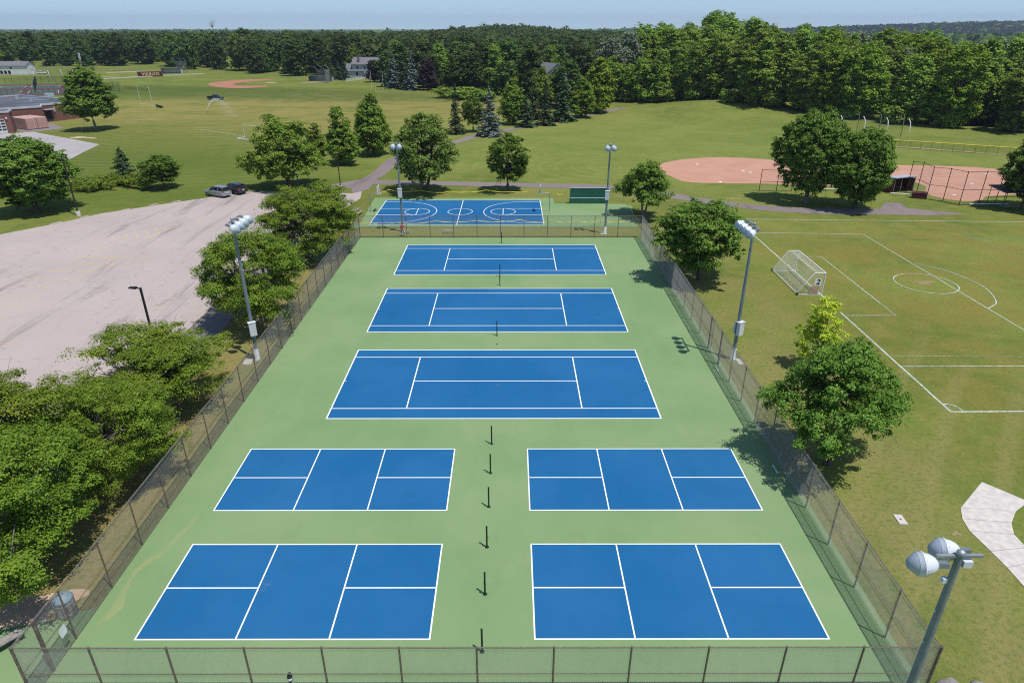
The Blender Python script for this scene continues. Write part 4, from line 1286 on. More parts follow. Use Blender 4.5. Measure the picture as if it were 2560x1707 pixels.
B = [(0, 1), (1, 2), (2, 3), (3, 4), (4, 5), (5, 6), (2, 7), (7, 8), (8, 9), (9, 10), (2, 11), (11, 12), (12, 13), (13, 14), (0, 15), (15, 16), (16, 17), (17, 18), (0, 19), (19, 20), (20, 21), (21, 22)]
skinned('body', J, B, 0, M['skin'], pr)
skinned('shirt', [(0, 0, 0.94, (0.18, 0.14)), (0, 0, 1.18, (0.175, 0.13)), (0, -0.01, 1.38, (0.20, 0.135)), (0, 0, 1.50, (0.11, 0.10)), (0.20, 0, 1.44, 0.085), (0.25, -0.02, 1.24, 0.078), (-0.20, 0, 1.44, 0.085), (-0.25, -0.02, 1.24, 0.078)],
        [(0, 1), (1, 2), (2, 3), (2, 4), (4, 5), (2, 6), (6, 7)], 0, M['shirt_red'], pr)
skinned('shorts', [(0, 0, 1.0, (0.165, 0.13)), (0, 0, 0.92, (0.165, 0.13)), (0.10, 0, 0.84, 0.115), (0.145, 0.01, 0.54, 0.095), (-0.10, 0, 0.84, 0.115), (-0.145, 0.01, 0.54, 0.095)],
        [(0, 1), (1, 2), (2, 3), (1, 4), (4, 5)], 0, M['shorts_navy'], pr)
skinned('hair', [(0, -0.005, 1.70, (0.082, 0.085)), (0, -0.005, 1.77, (0.083, 0.09)), (0, 0.0, 1.81, (0.05, 0.06))], [(0, 1), (1, 2)], 0, M['hair_brown'], pr)
for s in (-1, 1):
    skinned('shoe', [(s * 0.18, -0.04, 0.05, 0.05), (s * 0.19, 0.08, 0.045, 0.05), (s * 0.195, 0.16, 0.035, 0.04)], [(0, 1), (1, 2)], 0, M['shoe_dark'], pr)

# ---------------------------------------------------------------- bin, lumber, bags by the front-left corner
bn = thing('litter_bin', 'slatted grey litter bin with blue-grey lid outside the left fence', 'litter bin', (-21.0, 22.75, 0), 0.5)
for k in range(12):
    t_ = 2 * math.pi * k / 12
    MB().obox((0.40 * math.cos(t_), 0.40 * math.sin(t_), 0.52), (0.03, 0.17, 0.96), t_).build('slat', M['bin_grey'], bn)
MB().lathe([(0.375, 0.04), (0.375, 0.98), (0.36, 0.98), (0.36, 0.10), (0.0, 0.10)], 16).build('liner', M['dark_void'], bn)
for z_ in (0.25, 0.80):
    MB().lathe([(0.425, z_), (0.43, z_ + 0.05), (0.42, z_ + 0.05)], 16).build('hoop_band', M['steel'], bn)
MB().lathe([(0.43, 1.0), (0.44, 1.03), (0.40, 1.10), (0.30, 1.22), (0.15, 1.30), (0.0, 1.32)], 18).build('lid', M['bin_lid'], bn)
cp = thing('drinking_cup', 'small orange cup left on the ground beside the litter bin', 'cup', (-21.75, 22.75, 0))
MB().lathe([(0.0, 0.0), (0.045, 0.0), (0.06, 0.14), (0.055, 0.14), (0.04, 0.01)], 10).build('cup_wall', M['orange'], cp)
MB().lathe([(0.064, 0.135), (0.064, 0.15), (0.0, 0.152)], 10).build('cup_lid', M['goal_white'], cp)
lb = thing('timber_bench', 'weathered timber bench cut off at the lower left edge', 'bench', (-23.03, 20.45), R(52))
for k in range(3):
    MB().box((-1.3, -0.24 + k * 0.165, 0.40), (1.3, -0.24 + k * 0.165 + 0.155, 0.45)).build('seat_plank', M['wood_grey'], lb)
for s in (-1, 1):
    MB().box((s * 1.0 - 0.05, -0.2, 0), (s * 1.0 + 0.05, 0.2, 0.40)).build('leg', M['wood_grey'], lb)
# bag hung on the front fence, facing the courts
bg = thing('hanging_bag', 'small black and white bag hung on the front fence rail', 'bag', (-9.05, YF + 0.10, 0.0))
MB().lathe([(0.0, 0.92), (0.06, 0.93), (0.10, 1.05), (0.11, 1.25), (0.07, 1.42), (0.02, 1.47)], 12).build('pouch', M['shoe_dark'], bg)
MB().lathe([(0.112, 1.10), (0.117, 1.16), (0.113, 1.22)], 12).build('white_band', M['goal_white'], bg)
MB().tube([(0, 0, 1.45), (0.02, -0.08, 1.53), (0.0, -0.12, 1.50)], 0.012, 5).build('strap', M['shoe_dark'], bg)
# white broom-like squeegees leaning at the fences
def squeegee(p, rz, label):
    t = thing('court_squeegee', label, 'squeegee', (p[0], p[1], 0.02), rz)
    MB().tube([(0, 0, 0.05), (0, 0.16, 1.45)], 0.016, 6).build('handle', M['steel'], t)
    MB().box((-0.42, -0.03, 0.0), (0.42, 0.03, 0.07)).build('blade', M['goal_white'], t)
squeegee((XR - 0.45, 34.0), R(-90), 'white squeegee leaning on the right fence in the tree shade')
squeegee((XR - 0.35, 47.4), R(-90), 'white squeegee leaning on the right fence near the lamp shadow')
sg = thing('fence_notice', 'small white notice tied to the left fence near the corner', 'notice', (XL + 0.06, 20.6, 0.9))
MB().add([(0, 0.0, 0), (0, 0.36, 0), (0, 0.40, 0.25), (0, 0.36, 0.5), (0, 0, 0.5), (0, -0.04, 0.25), (0.012, 0, 0), (0.012, 0.36, 0), (0.012, 0.40, 0.25), (0.012, 0.36, 0.5), (0.012, 0, 0.5), (0.012, -0.04, 0.25)],
         [(5, 4, 3, 2, 1, 0), (6, 7, 8, 9, 10, 11), (0, 1, 7, 6), (1, 2, 8, 7), (2, 3, 9, 8), (3, 4, 10, 9), (4, 5, 11, 10), (5, 0, 6, 11)]).build('board', M['goal_white'], sg)
MB().tube([(0.0, 0.05, 0.5), (-0.03, 0.05, 0.55)], 0.006, 4).build('tie', M['wire'], sg)
# concrete cover in the lawn, boulders at the frame's lower edge
cv = thing('utility_cover', 'small pale concrete cover set in the lawn right of the fence', 'utility cover', (0, 0, 0))
MB().prism([(21.74, 28.94), (22.21, 28.90), (22.25, 29.72), (21.80, 29.75)], 0.0, 0.05).build('cover_slab', M['concrete'], cv)
q = (22.00, 29.33)
MB().box((q[0] - 0.05, q[1] - 0.05, 0.045), (q[0] + 0.05, q[1] + 0.05, 0.058)).build('lifting_eye', M['rust'], cv)
def boulder(p, s, seed, label):
    bm = bmesh.new()
    bmesh.ops.create_icosphere(bm, subdivisions=3, radius=1.0)
    rnd = random.Random(seed)
    ph = [rnd.uniform(0, 6) for _ in range(6)]
    for v in bm.verts:
        c = v.co
        k = 1 + 0.16 * math.sin(3.1 * c.x + ph[0]) + 0.14 * math.sin(3.7 * c.y + ph[1]) + 0.12 * math.sin(4.3 * c.z + ph[2]) + 0.05 * math.sin(9 * c.x + 7 * c.y + ph[3])
        v.co = Vector((c.x * k * s[0], c.y * k * s[1], max(c.z * k * s[2], -0.25 * s[2])))
    me = bpy.data.meshes.new('boulder')
    bm.to_mesh(me)
    bm.free()
    me.materials.append(M['rock'])
    for p_ in me.polygons:
        p_.use_smooth = True
    o = bpy.data.objects.new('boulder', me)
    col.objects.link(o)
    o.location = (p[0], p[1], 0.1)
    tag(o, label, 'boulder', 'boulders at the lower right edge')
boulder((18.37, 18.75), (0.42, 0.35, 0.35), 2, 'rounded grey boulder at the bottom edge right of the light pole')
boulder((19.68, 18.57), (0.45, 0.4, 0.3), 5, 'flatter grey boulder at the bottom edge, farther from the light pole')

# ---------------------------------------------------------------- vehicles
def loft(m, sections, smooth=False):
    """sections: lists of equal length, joined ring to ring and closed at both ends"""
    n = len(sections[0])
    vs = [p for s in sections for p in s]
    fs = []
    for i in range(len(sections) - 1):
        for k in range(n):
            fs.append((i * n + k, i * n + (k + 1) % n, (i + 1) * n + (k + 1) % n, (i + 1) * n + k))
    m.add(vs, fs, smooth)
    m.add(sections[0], [tuple(reversed(range(n)))])
    m.add(sections[-1], [tuple(range(n))])
    return m
def ring(x, w, zlo, zhi, bev=0.12, tuck=0.08):
    """one cross-section of a car body at length x"""
    return [(x, -w + tuck, zlo), (x, w - tuck, zlo), (x, w, zlo + bev * 1.4), (x, w, zhi - bev), (x, w - bev, zhi), (x, -w + bev, zhi), (x, -w, zhi - bev), (x, -w, zlo + bev * 1.4)]
def wheel(parent, x, y, r=0.35):
    s = 1 if y > 0 else -1
    o = MB().lathe([(0.20, -0.11), (r - 0.03, -0.115), (r, -0.08), (r, 0.08), (r - 0.03, 0.115), (0.20, 0.11)], 20, (0, 0, 0), (0, s, 0)).build('wheel', M['rubber'], parent)
    o.location = (x, y, r)
    rm = MB().lathe([(0.0, 0.07), (0.05, 0.085), (0.20, 0.075), (0.225, 0.10), (0.225, -0.05)], 16, (0, 0, 0), (0, s, 0))
    for k in range(5):
        a = 2 * math.pi * k / 5
        rm.obox((0.12 * math.cos(a), s * 0.092, 0.12 * math.sin(a)), (0.20, 0.02, 0.045), 0, -a)
    rm.build('rim', M['rim_alloy'], o)
def suv(loc, rz, paint, label, group=None):
    """nose points to local +x"""
    t = thing('parked_car', label, 'car', (loc[0], loc[1], 0.01), rz, group)
    P = M[paint]
    body = MB()
    loft(body, [ring(-2.30, 0.80, 0.42, 0.78), ring(-2.24, 0.88, 0.30, 1.02), ring(-1.9, 0.91, 0.25, 1.06), ring(-0.4, 0.92, 0.22, 1.05), ring(0.9, 0.92, 0.22, 1.02), ring(1.3, 0.91, 0.24, 0.99), ring(2.0, 0.88, 0.28, 0.90), ring(2.26, 0.78, 0.34, 0.76), ring(2.32, 0.66, 0.40, 0.66)], True)
    body.build('body', P, t)
    gh = MB()
    sec = lambda x, wb, wt, zb, zt: [(x, -wb, zb), (x, wb, zb), (x, wt, zt), (x, -wt, zt)]
    vs = [(-2.22, -0.80, 1.02), (-2.22, 0.80, 1.02), (1.15, 0.80, 1.0), (1.15, -0.80, 1.0), (-1.88, -0.62, 1.60), (-1.88, 0.62, 1.60), (0.25, 0.62, 1.62), (0.25, -0.62, 1.62)]
    gh.add(vs, [(0, 1, 5, 4), (1, 2, 6, 5), (2, 3, 7, 6), (3, 0, 4, 7), (4, 5, 6, 7)])
    gh.build('cabin_glass', M['glass_dark'], t)
    rf = MB()
    loft(rf, [[(-2.02, -0.56, 1.60), (-2.02, 0.56, 1.60), (-2.0, 0.50, 1.64), (-2.0, -0.50, 1.64)], [(-1.7, -0.64, 1.60), (-1.7, 0.64, 1.60), (-1.7, 0.55, 1.68), (-1.7, -0.55, 1.68)], [(-0.6, -0.65, 1.61), (-0.6, 0.65, 1.61), (-0.6, 0.56, 1.71), (-0.6, -0.56, 1.71)], [(0.28, -0.62, 1.60), (0.28, 0.62, 1.60), (0.22, 0.54, 1.66), (0.22, -0.54, 1.66)]])
    rf.build('roof', P, t)
    for s in (-1, 1):
        pl = MB()
        for (x0, x1) in (((1.15, 0.26)), (0.10, 0.0), (-1.05, -1.0), (-2.20, -1.86)):
            w_ = 0.05
            pl.add([(x0 - w_, s * 0.815, 1.0), (x0 + w_, s * 0.815, 1.0), (x1 + w_, s * 0.635, 1.62), (x1 - w_, s * 0.635, 1.62)], [(0, 1, 2, 3) if s < 0 else (3, 2, 1, 0)])
        pl.build('pillar', P, t)
        for xh in (0.55, -0.6):
            d = MB().obox((xh - 0.05, s * 0.925, 0.66), (1.05, 0.012, 0.62)).build('door', P, t)
            MB().obox((xh - 0.45, s * 0.94, 0.86), (0.18, 0.02, 0.035)).build('handle', P, d)
        MB().obox((0.92, s * 1.0, 1.05), (0.12, 0.20, 0.14)).build('mirror', P, t)
        MB().obox((-2.20, s * 0.76, 0.92), (0.14, 0.24, 0.26), s * -0.25).build('tail_lamp', M['tail_red'], t)
        MB().obox((2.20, s * 0.66, 0.68), (0.22, 0.28, 0.13), s * -0.3).build('headlight', M['lamp_clear'], t)
        MB().tube([(-1.7, s * 0.60, 1.69), (-1.6, s * 0.60, 1.74), (0.0, s * 0.60, 1.75), (0.1, s * 0.60, 1.68)], 0.018, 5).build('roof_rail', M['steel'], t)
    MB().obox((-2.29, 0, 0.46), (0.14, 1.62, 0.22)).build('rear_bumper', P, t)
    MB().obox((-2.335, 0, 0.80), (0.03, 0.42, 0.13)).build('number_plate', M['goal_white'], t)
    MB().obox((2.32, 0, 0.52), (0.06, 1.0, 0.20)).build('grille', M['dark_void'], t)
    for x in (-1.38, 1.38):
        for y in (-0.80, 0.80):
            wheel(t, x, y)
    return t
suv((-47.88, 107.92), R(152), 'car_silver', 'silver SUV parked at the upper edge of the lot', 'cars on the parking lot')
suv((-46.06, 110.05), R(150), 'car_dark', 'dark grey SUV parked behind the silver one', 'cars on the parking lot')
suv((-31.44, 104.97), R(160), 'car_teal', 'dark teal car mostly hidden behind the trees beside the lot', 'cars on the parking lot')
suv((-31.9, 33.6), R(175), 'car_blue', 'navy car glimpsed through the near-left tree crown', 'cars on the parking lot')
suv((-268.31, 407.68), R(8), 'car_white', 'white car far off near the white house at the upper left')
def pickup(loc, rz, label):
    t = thing('pickup_truck', label, 'pickup truck', loc, rz)
    P = M['car_black']
    b = MB()
    loft(b, [ring(-2.9, 0.94, 0.5, 1.12, 0.08), ring(-1.1, 0.96, 0.42, 1.14, 0.08), ring(0.6, 0.96, 0.42, 1.14, 0.1), ring(1.9, 0.94, 0.42, 1.12, 0.12), ring(2.75, 0.90, 0.46, 1.02, 0.14), ring(2.85, 0.8, 0.5, 0.9, 0.1)], True)
    b.build('body', P, t)
    MB().box((-2.75, -0.78, 1.141), (-1.0, 0.78, 1.146)).build('cargo_bed', M['dark_void'], t)
    for s in (-1, 1):
        MB().box((-2.85, s * 0.88 - 0.06, 1.12), (-0.95, s * 0.88 + 0.06, 1.30)).build('bed_rail', P, t)
    MB().box((-2.90, -0.9, 1.0), (-2.80, 0.9, 1.30)).build('tailgate', P, t)
    c = MB()
    c.add([(-0.95, -0.86, 1.12), (-0.95, 0.86, 1.12), (1.35, 0.86, 1.12), (1.35, -0.86, 1.12), (-0.82, -0.70, 1.82), (-0.82, 0.70, 1.82), (0.62, 0.70, 1.84), (0.62, -0.70, 1.84)],
          [(0, 1, 5, 4), (1, 2, 6, 5), (2, 3, 7, 6), (3, 0, 4, 7), (4, 5, 6, 7)])
    c.build('cabin_glass', M['glass_dark'], t)
    MB().box((-0.88, -0.72, 1.82), (0.66, 0.72, 1.90)).build('roof', P, t)
    for s in (-1, 1):
        MB().obox((2.80, s * 0.70, 0.86), (0.10, 0.26, 0.18)).build('headlight', M['lamp_clear'], t)
        MB().obox((-2.90, s * 0.86, 1.0), (0.06, 0.12, 0.3)).build('tail_lamp', M['tail_red'], t)
    for x in (-1.9, 1.85):
        for y in (-0.82, 0.82):
            wheel(t, x, y, 0.42)
pickup(((-109.92, 261.28)[0], (-109.92, 261.28)[1], 0), R(-8), 'black pickup truck parked on the far left field')
# sprinkler: riser and its falling arc of drops
sp = thing('sprinkler', 'field sprinkler throwing an arc of water before the black truck', 'sprinkler', (-95.27, 218.28))
SPX = Vector((-85.05, 213.15)) - Vector((-95.27, 218.28))
rs = MB().tube([(0, 0, 0), (0, 0, 1.0)], 0.05, 8)
for a in (0, 2.1, 4.2):
    rs.tube([(0, 0, 0.7), (0.4 * math.cos(a), 0.4 * math.sin(a), 0.0)], 0.025, 5)
rs.build('riser', M['steel'], sp)
MB().tube([(-0.2, 0, 1.0), (0.25, 0.0, 1.15)], 0.05, 8).build('nozzle', M['steel'], sp)
rnd = random.Random(5)
dr = MB()
for k in range(3400):
    s = rnd.random() ** 0.75
    end = 0.85 + 0.55 * rnd.random()
    L = SPX * end * s * 0.86
    z = 1.1 + 4 * 4.4 * s * (1 - s) * 0.98 - 0.95 * s
    sp_ = 0.04 + 0.75 * s ** 1.6
    fall = abs(rnd.gauss(0, 1)) * s ** 1.5 * 1.5
    p = Vector((L.x + rnd.gauss(0, sp_), L.y + rnd.gauss(0, sp_), max(0.02, z - fall + rnd.gauss(0, 0.07))))
    r = rnd.uniform(0.010, 0.024)
    dr.add([p + Vector((r, 0, 0)), p + Vector((-r, r, 0)), p + Vector((-r, -r, 0)), p + Vector((0, 0, r * 1.8))], [(0, 1, 3), (1, 2, 3), (2, 0, 3), (0, 2, 1)])
wd, wnt, wb = new_mat('water_drops')
wb.inputs['Base Color'].default_value = (0.8, 0.84, 0.88, 1)
wb.inputs['Roughness'].default_value = 0.3
o = dr.build('water_spray', wd, sp)
o['kind'] = 'stuff'
ct = thing('field_cart', 'small dark green cart tipped on the left field', 'cart', (-117.96, 234.47), 0.5)
MB().add([(-1.0, -0.5, 0.35), (1.0, -0.5, 0.2), (1.0, 0.5, 0.2), (-1.0, 0.5, 0.35), (-1.2, -0.65, 1.35), (0.9, -0.65, 0.6), (0.9, 0.65, 0.6), (-1.2, 0.65, 1.35)],
         [(3, 2, 1, 0), (4, 5, 6, 7), (0, 1, 5, 4), (1, 2, 6, 5), (2, 3, 7, 6), (3, 0, 4, 7)]).build('tub', M['green_canvas'], ct)
for y in (-0.6, 0.6):
    MB().lathe([(0, -0.06), (0.3, -0.06), (0.33, 0), (0.3, 0.06), (0, 0.06)], 12, (0.1, y, 0.33), (0, 1, 0)).build('wheel', M['rubber'], ct)

# ---------------------------------------------------------------- school building and containers
ZR = 4.6
rp = [(-128.26, 209.27), (-133.52, 198.46), (-130.80, 194.40), (-137.63, 187.74), (-144.08, 173.99), (-172.89, 206.26), (-161.20, 221.59), (-158.17, 226.10)]
oX, oY = rp[0]
bl = thing('school_building', 'low red brick building with flat grey roof at the left edge', 'building', (oX, oY, 0))
rl = [(x - oX, y - oY) for x, y in rp]
def wall_run(a, b, z0, z1, parent, name='wall', m_='brick', th=0.3):
    d = Vector(b) - Vector(a)
    o = MB().box((0.0, 0.0, z0), (d.length - 0.003, th, z1)).build(name, M[m_], parent)
    o.location = (a[0], a[1], 0)
    o.rotation_euler = (0, 0, math.atan2(d.y, d.x))
    return o
rev = rl[::-1]
for i in range(8):
    wall_run(rev[i], rev[(i + 1) % 8], -0.3, ZR, bl)
rf = MB().prism([(x * 1.0, y * 1.0) for x, y in rev], ZR + 0.003, ZR + 0.12).build('roof', M['roof_membrane'], bl)
for i in range(8):
    a_, b_ = Vector(rev[i]), Vector(rev[(i + 1) % 8])
    d_ = (b_ - a_).normalized()
    o = wall_run(tuple(a_ - Vector((-d_.y, d_.x)) * 0.15), tuple(b_ - Vector((-d_.y, d_.x)) * 0.15), ZR - 0.08, ZR + 0.45, bl, 'fascia', 'fascia', 0.36)
    o.parent = rf
for (x, y, a, b, c) in ((-9, 4, 1.6, 1.2, 0.9), (-15, 8, 0.5, 0.5, 0.8), (-23, 5, 0.5, 0.5, 1.2), (-20, 14, 2.2, 1.6, 0.9), (-14, -2, 0.4, 0.4, 0.9)):
    MB().box((x, y, ZR + 0.10), (x + a, y + b, ZR + 0.10 + c)).build('roof_vent', M['fascia'], rf)
for (x, y, l) in ((-17, 3, 5), (-25, 9, 6)):
    MB().box((x, y, ZR + 0.124), (x + l, y + 0.5, ZR + 0.13)).build('roof_patch', M['fascia'], rf)
wm = Vector(rl[1]).lerp(Vector(rl[0]), 0.12)
dw = (Vector(rl[0]) - Vector(rl[1])).normalized()
nw = Vector((dw.y, -dw.x))
aw = math.atan2(dw.y, dw.x)
MB().obox((wm.x + nw.x * 0.03, wm.y + nw.y * 0.03, 1.8), (1.8, 0.05, 2.8), aw).build('doorway', M['dark_void'], bl)
MB().obox((wm.x + nw.x * 0.5, wm.y + nw.y * 0.5, 3.4), (2.6, 0.9, 0.2), aw).build('canopy', M['fascia'], bl)
w2 = Vector(rl[1]).lerp(Vector(rl[0]), 0.27)
MB().obox((w2.x + nw.x * 0.2, w2.y + nw.y * 0.2, 3.3), (0.3, 0.3, 1.3), aw).build('wall_lamp', M['fascia'], bl)
gq = Vector((-128.69, 178.05)) - Vector((-131.46, 176.67))
wg = thing('garage_wing', 'brick garage wing with a white roll-up door at the left edge', 'building', (-128.69, 178.05), math.atan2(gq.y, gq.x))
MB().box((-16, 0, -0.2), (-4.4, 0.3, 5.0)).build('wall', M['brick'], wg)
MB().box((-1.3, 0, -0.2), (0, 0.3, 5.0)).build('wall', M['brick'], wg)
MB().box((-4.398, 0, 3.6), (-1.302, 0.3, 5.0)).build('wall', M['brick'], wg)
MB().box((-0.3, 0.302, -0.2), (0, 4.6, 5.0)).build('wall', M['brick'], wg)
r2 = MB().box((-16, -0.15, 5.003), (0.15, 4.6, 5.4)).build('roof', M['fascia'], wg)
MB().box((-15.7, 0.2, 5.402), (-0.2, 4.3, 5.41)).build('roof_membrane', M['roof_membrane'], r2)
dr_ = MB().box((-4.397, 0.08, 0.0), (-1.303, 0.2, 3.597)).build('garage_door', M['siding_white'], wg)
for k in range(4):
    for q in range(3):
        MB().box((-4.2 + q * 0.98, 0.06, 0.7 + k * 0.72), (-3.4 + q * 0.98, 0.078, 1.15 + k * 0.72)).build('pane', M['glass_dark'], dr_)
MB().box((-0.9, -0.25, 3.5), (-0.6, -0.003, 3.9)).build('wall_lamp', M['goal_white'], wg)
def container(loc, rz, label, L=8.0, W=2.6, Hh=2.9):
    t = thing('shipping_container', label, 'container', loc, rz, 'pink containers by the brick building')
    b = MB()
    b.box((0, -W / 2, 0.12), (L, W / 2, Hh))
    b.build('shell', M['container_pink'], t)
    rib = MB().box((0, -0.012, 0.3), (0.2, 0.012, Hh - 0.15)).build('rib', M['container_pink'], t)
    rib.location = (0.1, -W / 2 - 0.006, 0)
    for sd in (-1, 1):
        for k in range(int(L / 0.45)):
            if sd > 0 or k:
                put('rib', rib.data, t, (0.1 + k * 0.45, sd * (W / 2 + 0.006), 0))
    for y in (-0.62, 0.62):
        d = MB().box((L + 0.002, y - 0.6, 0.25), (L + 0.05, y + 0.6, Hh - 0.1)).build('door', M['container_pink'], t)
        for q in (-0.3, 0.3):
            MB().tube([(L + 0.08, y + q, 0.25), (L + 0.08, y + q, Hh - 0.15)], 0.02, 5).build('lock_bar', M['container_pink'], d)
    MB().box((0, -W / 2, 0.0), (L, W / 2, 0.119)).build('floor_frame', M['dark_void'], t)
c0, c1 = Vector((-128.24, 182.72)), Vector((-137.45, 188.09))
ang = math.atan2(c0.y - c1.y, c0.x - c1.x)
nx = Vector((-math.sin(ang), math.cos(ang)))
for i in range(2):
    p = c0 - Vector((math.cos(ang), math.sin(ang))) * 8.0 + nx * (1.3 + 2.72 * i)
    container((p.x, p.y, 0), ang, ['faded pink shipping container nearer the service yard', 'faded pink shipping container beside the brick wall'][i])

# ---------------------------------------------------------------- houses
def house(loc, rz, w, d, h, ridge, wall_m, label, wins=(), gable_x=True, chimney=None, garage=None):
    t = thing('house', label, 'house', loc, rz)
    MB().box((-w / 2, -d / 2, -0.3), (w / 2, d / 2, h)).build('wall', M[wall_m], t)
    gb = MB()
    if gable_x:                                            # ridge along x, gables on the x ends
        gb.add([(-w / 2, -d / 2, h), (-w / 2, d / 2, h), (-w / 2, 0, ridge), (w / 2, -d / 2, h), (w / 2, d / 2, h), (w / 2, 0, ridge)], [(0, 1, 2), (5, 4, 3), (0, 2, 5, 3), (1, 4, 5, 2)])
    else:
        gb.add([(-w / 2, -d / 2, h), (w / 2, -d / 2, h), (0, -d / 2, ridge), (-w / 2, d / 2, h), (w / 2, d / 2, h), (0, d / 2, ridge)], [(0, 1, 2), (5, 4, 3), (0, 2, 5, 3), (1, 4, 5, 2)])
    gb.build('gable', M[wall_m], t)
    rf = MB()
    ov, th = 0.45, 0.18
    for s in (-1, 1):
        if gable_x:
            sl = (ridge - h) / (d / 2)
            rf.add([(-w / 2 - ov, 0, ridge + 0.05), (w / 2 + ov, 0, ridge + 0.05), (w / 2 + ov, s * (d / 2 + ov), h - sl * ov + 0.05), (-w / 2 - ov, s * (d / 2 + ov), h - sl * ov + 0.05),
                    (-w / 2 - ov, 0, ridge + 0.05 + th), (w / 2 + ov, 0, ridge + 0.05 + th), (w / 2 + ov, s * (d / 2 + ov), h - sl * ov + 0.05 + th), (-w / 2 - ov, s * (d / 2 + ov), h - sl * ov + 0.05 + th)],
                   [(0, 1, 2, 3), (7, 6, 5, 4), (0, 4, 5, 1), (1, 5, 6, 2), (2, 6, 7, 3), (3, 7, 4, 0)])
        else:
            sl = (ridge - h) / (w / 2)
            rf.add([(0, -d / 2 - ov, ridge + 0.05), (0, d / 2 + ov, ridge + 0.05), (s * (w / 2 + ov), d / 2 + ov, h - sl * ov + 0.05), (s * (w / 2 + ov), -d / 2 - ov, h - sl * ov + 0.05),
                    (0, -d / 2 - ov, ridge + 0.05 + th), (0, d / 2 + ov, ridge + 0.05 + th), (s * (w / 2 + ov), d / 2 + ov, h - sl * ov + 0.05 + th), (s * (w / 2 + ov), -d / 2 - ov, h - sl * ov + 0.05 + th)],
                   [(0, 1, 2, 3), (7, 6, 5, 4), (0, 4, 5, 1), (1, 5, 6, 2), (2, 6, 7, 3), (3, 7, 4, 0)])
    ro = rf.build('roof', M['shingle'], t)
    if chimney:
        MB().box((chimney[0] - 0.4, chimney[1] - 0.4, h), (chimney[0] + 0.4, chimney[1] + 0.4, ridge + 1.3)).build('chimney', M['brick'], ro)
    for (x, z, ww, hh) in wins:
        o = MB().box((x - ww / 2 - 0.1, -d / 2 - 0.06, z - 0.1), (x + ww / 2 + 0.1, -d / 2 - 0.002, z + hh + 0.1)).build('window', M['goal_white'], t)
        MB().box((x - ww / 2, -d / 2 - 0.08, z), (x + ww / 2, -d / 2 - 0.062, z + hh)).build('pane', M['glass_dark'], o)
    if garage:
        MB().box((garage[0] - 1.6, -d / 2 - 0.05, 0), (garage[0] + 1.6, -d / 2 - 0.003, 2.4)).build('garage_door', M['dark_void'], t)
    return t
hp = (-285.57, 404.50)
house((hp[0], hp[1], 0), 0.08, 26, 9, 4.6, 6.6, 'siding_white', 'long white house with grey roof at the upper left edge',
      [(-8, 3.0, 1.0, 1.1), (-6, 3.0, 1.0, 1.1), (-1, 3.0, 1.0, 1.1), (5, 3.0, 1.0, 1.1)] + [(-11 + 2.1 * k, 0.4, 1.5, 1.8) for k in range(8)])
hp = (-75.86, 382.86)
house((hp[0], hp[1], 0), -0.15, 16, 9, 6.5, 9.6, 'siding_grey', 'grey two-storey house behind the small purple tree', [(-5, 4.2, 1.1, 1.4), (-1, 4.2, 1.1, 1.4), (4, 4.2, 1.1, 1.4), (-2, 1, 1.1, 1.5)], True, (-4.5, -3.2))
hp = (-82.77, 382.94)
house((hp[0], hp[1], 0), -0.15, 10, 7.5, 3.4, 6.4, 'siding_grey', 'low grey garage wing left of the two-storey house', [(1.5, 1.0, 1.3, 1.5)], True)
hp = (15.35, 283.85)
house((hp[0], hp[1], 0), 0.35, 9, 14, 8.0, 11.5, 'siding_grey', 'tall grey gabled house showing between trees right of centre', [(-2, 4.5, 1.2, 1.6), (2, 4.5, 1.2, 1.6)], False)
hp = (17.92, 294.46)
house((hp[0] + 3.5, hp[1] - 3, 0), 0.05, 9, 8, 5.4, 8.8, 'siding_grey', 'grey gable-fronted house with two narrow windows and chimney', [(-0.55, 5.4, 0.7, 1.5), (0.55, 5.4, 0.7, 1.5)], False, (2.2, 1.5), (0, 0))
hp = (-52.24, 391.92)
house((hp[0], hp[1], 0), 0.3, 14, 9, 8.5, 12.0, 'siding_white', 'house with pale gable just showing above the blue-green trees', [(-3, 5.4, 1.2, 1.6), (3, 5.4, 1.2, 1.6)], True)
ph_ = thing('playset', 'small orange playset roof between the dark spruces', 'playset', (14.75, 245.17))
for x in (-1, 1):
    for y in (-1, 1):
        MB().box((x * 1.2 - 0.07, y * 1.2 - 0.07, 0), (x * 1.2 + 0.07, y * 1.2 + 0.07, 3.0)).build('post', M['wood_grey'], ph_)
MB().add([(-1.6, -1.6, 2.9), (1.6, -1.6, 2.9), (1.6, 1.6, 2.9), (-1.6, 1.6, 2.9), (0, 0, 4.0)], [(0, 1, 4), (1, 2, 4), (2, 3, 4), (3, 0, 4), (3, 2, 1, 0)]).build('roof', M['orange'], ph_)
MB().box((-1.2, -1.2, 1.4), (1.2, 1.2, 1.5)).build('deck', M['wood_grey'], ph_)
# white rail fence by the houses
wf0, wf1 = Vector((-80.73, 347.00)), Vector((-71.88, 365.39))
d = wf1 - wf0
rfc = thing('rail_fence', 'white three-rail fence in front of the grey house', 'fence', (wf0.x, wf0.y, 0), math.atan2(d.y, d.x))
n = int(d.length / 2.6)
for i in range(n + 1):
    MB().box((i * d.length / n - 0.08, -0.08, -0.1), (i * d.length / n + 0.08, 0.08, 1.55)).build('post', M['goal_white'], rfc)
for i in range(n):
    for z in (0.4, 0.85, 1.3):
        MB().box((i * d.length / n + 0.085, -0.04, z), ((i + 1) * d.length / n - 0.085, 0.04, z + 0.17)).build('rail', M['goal_white'], rfc)

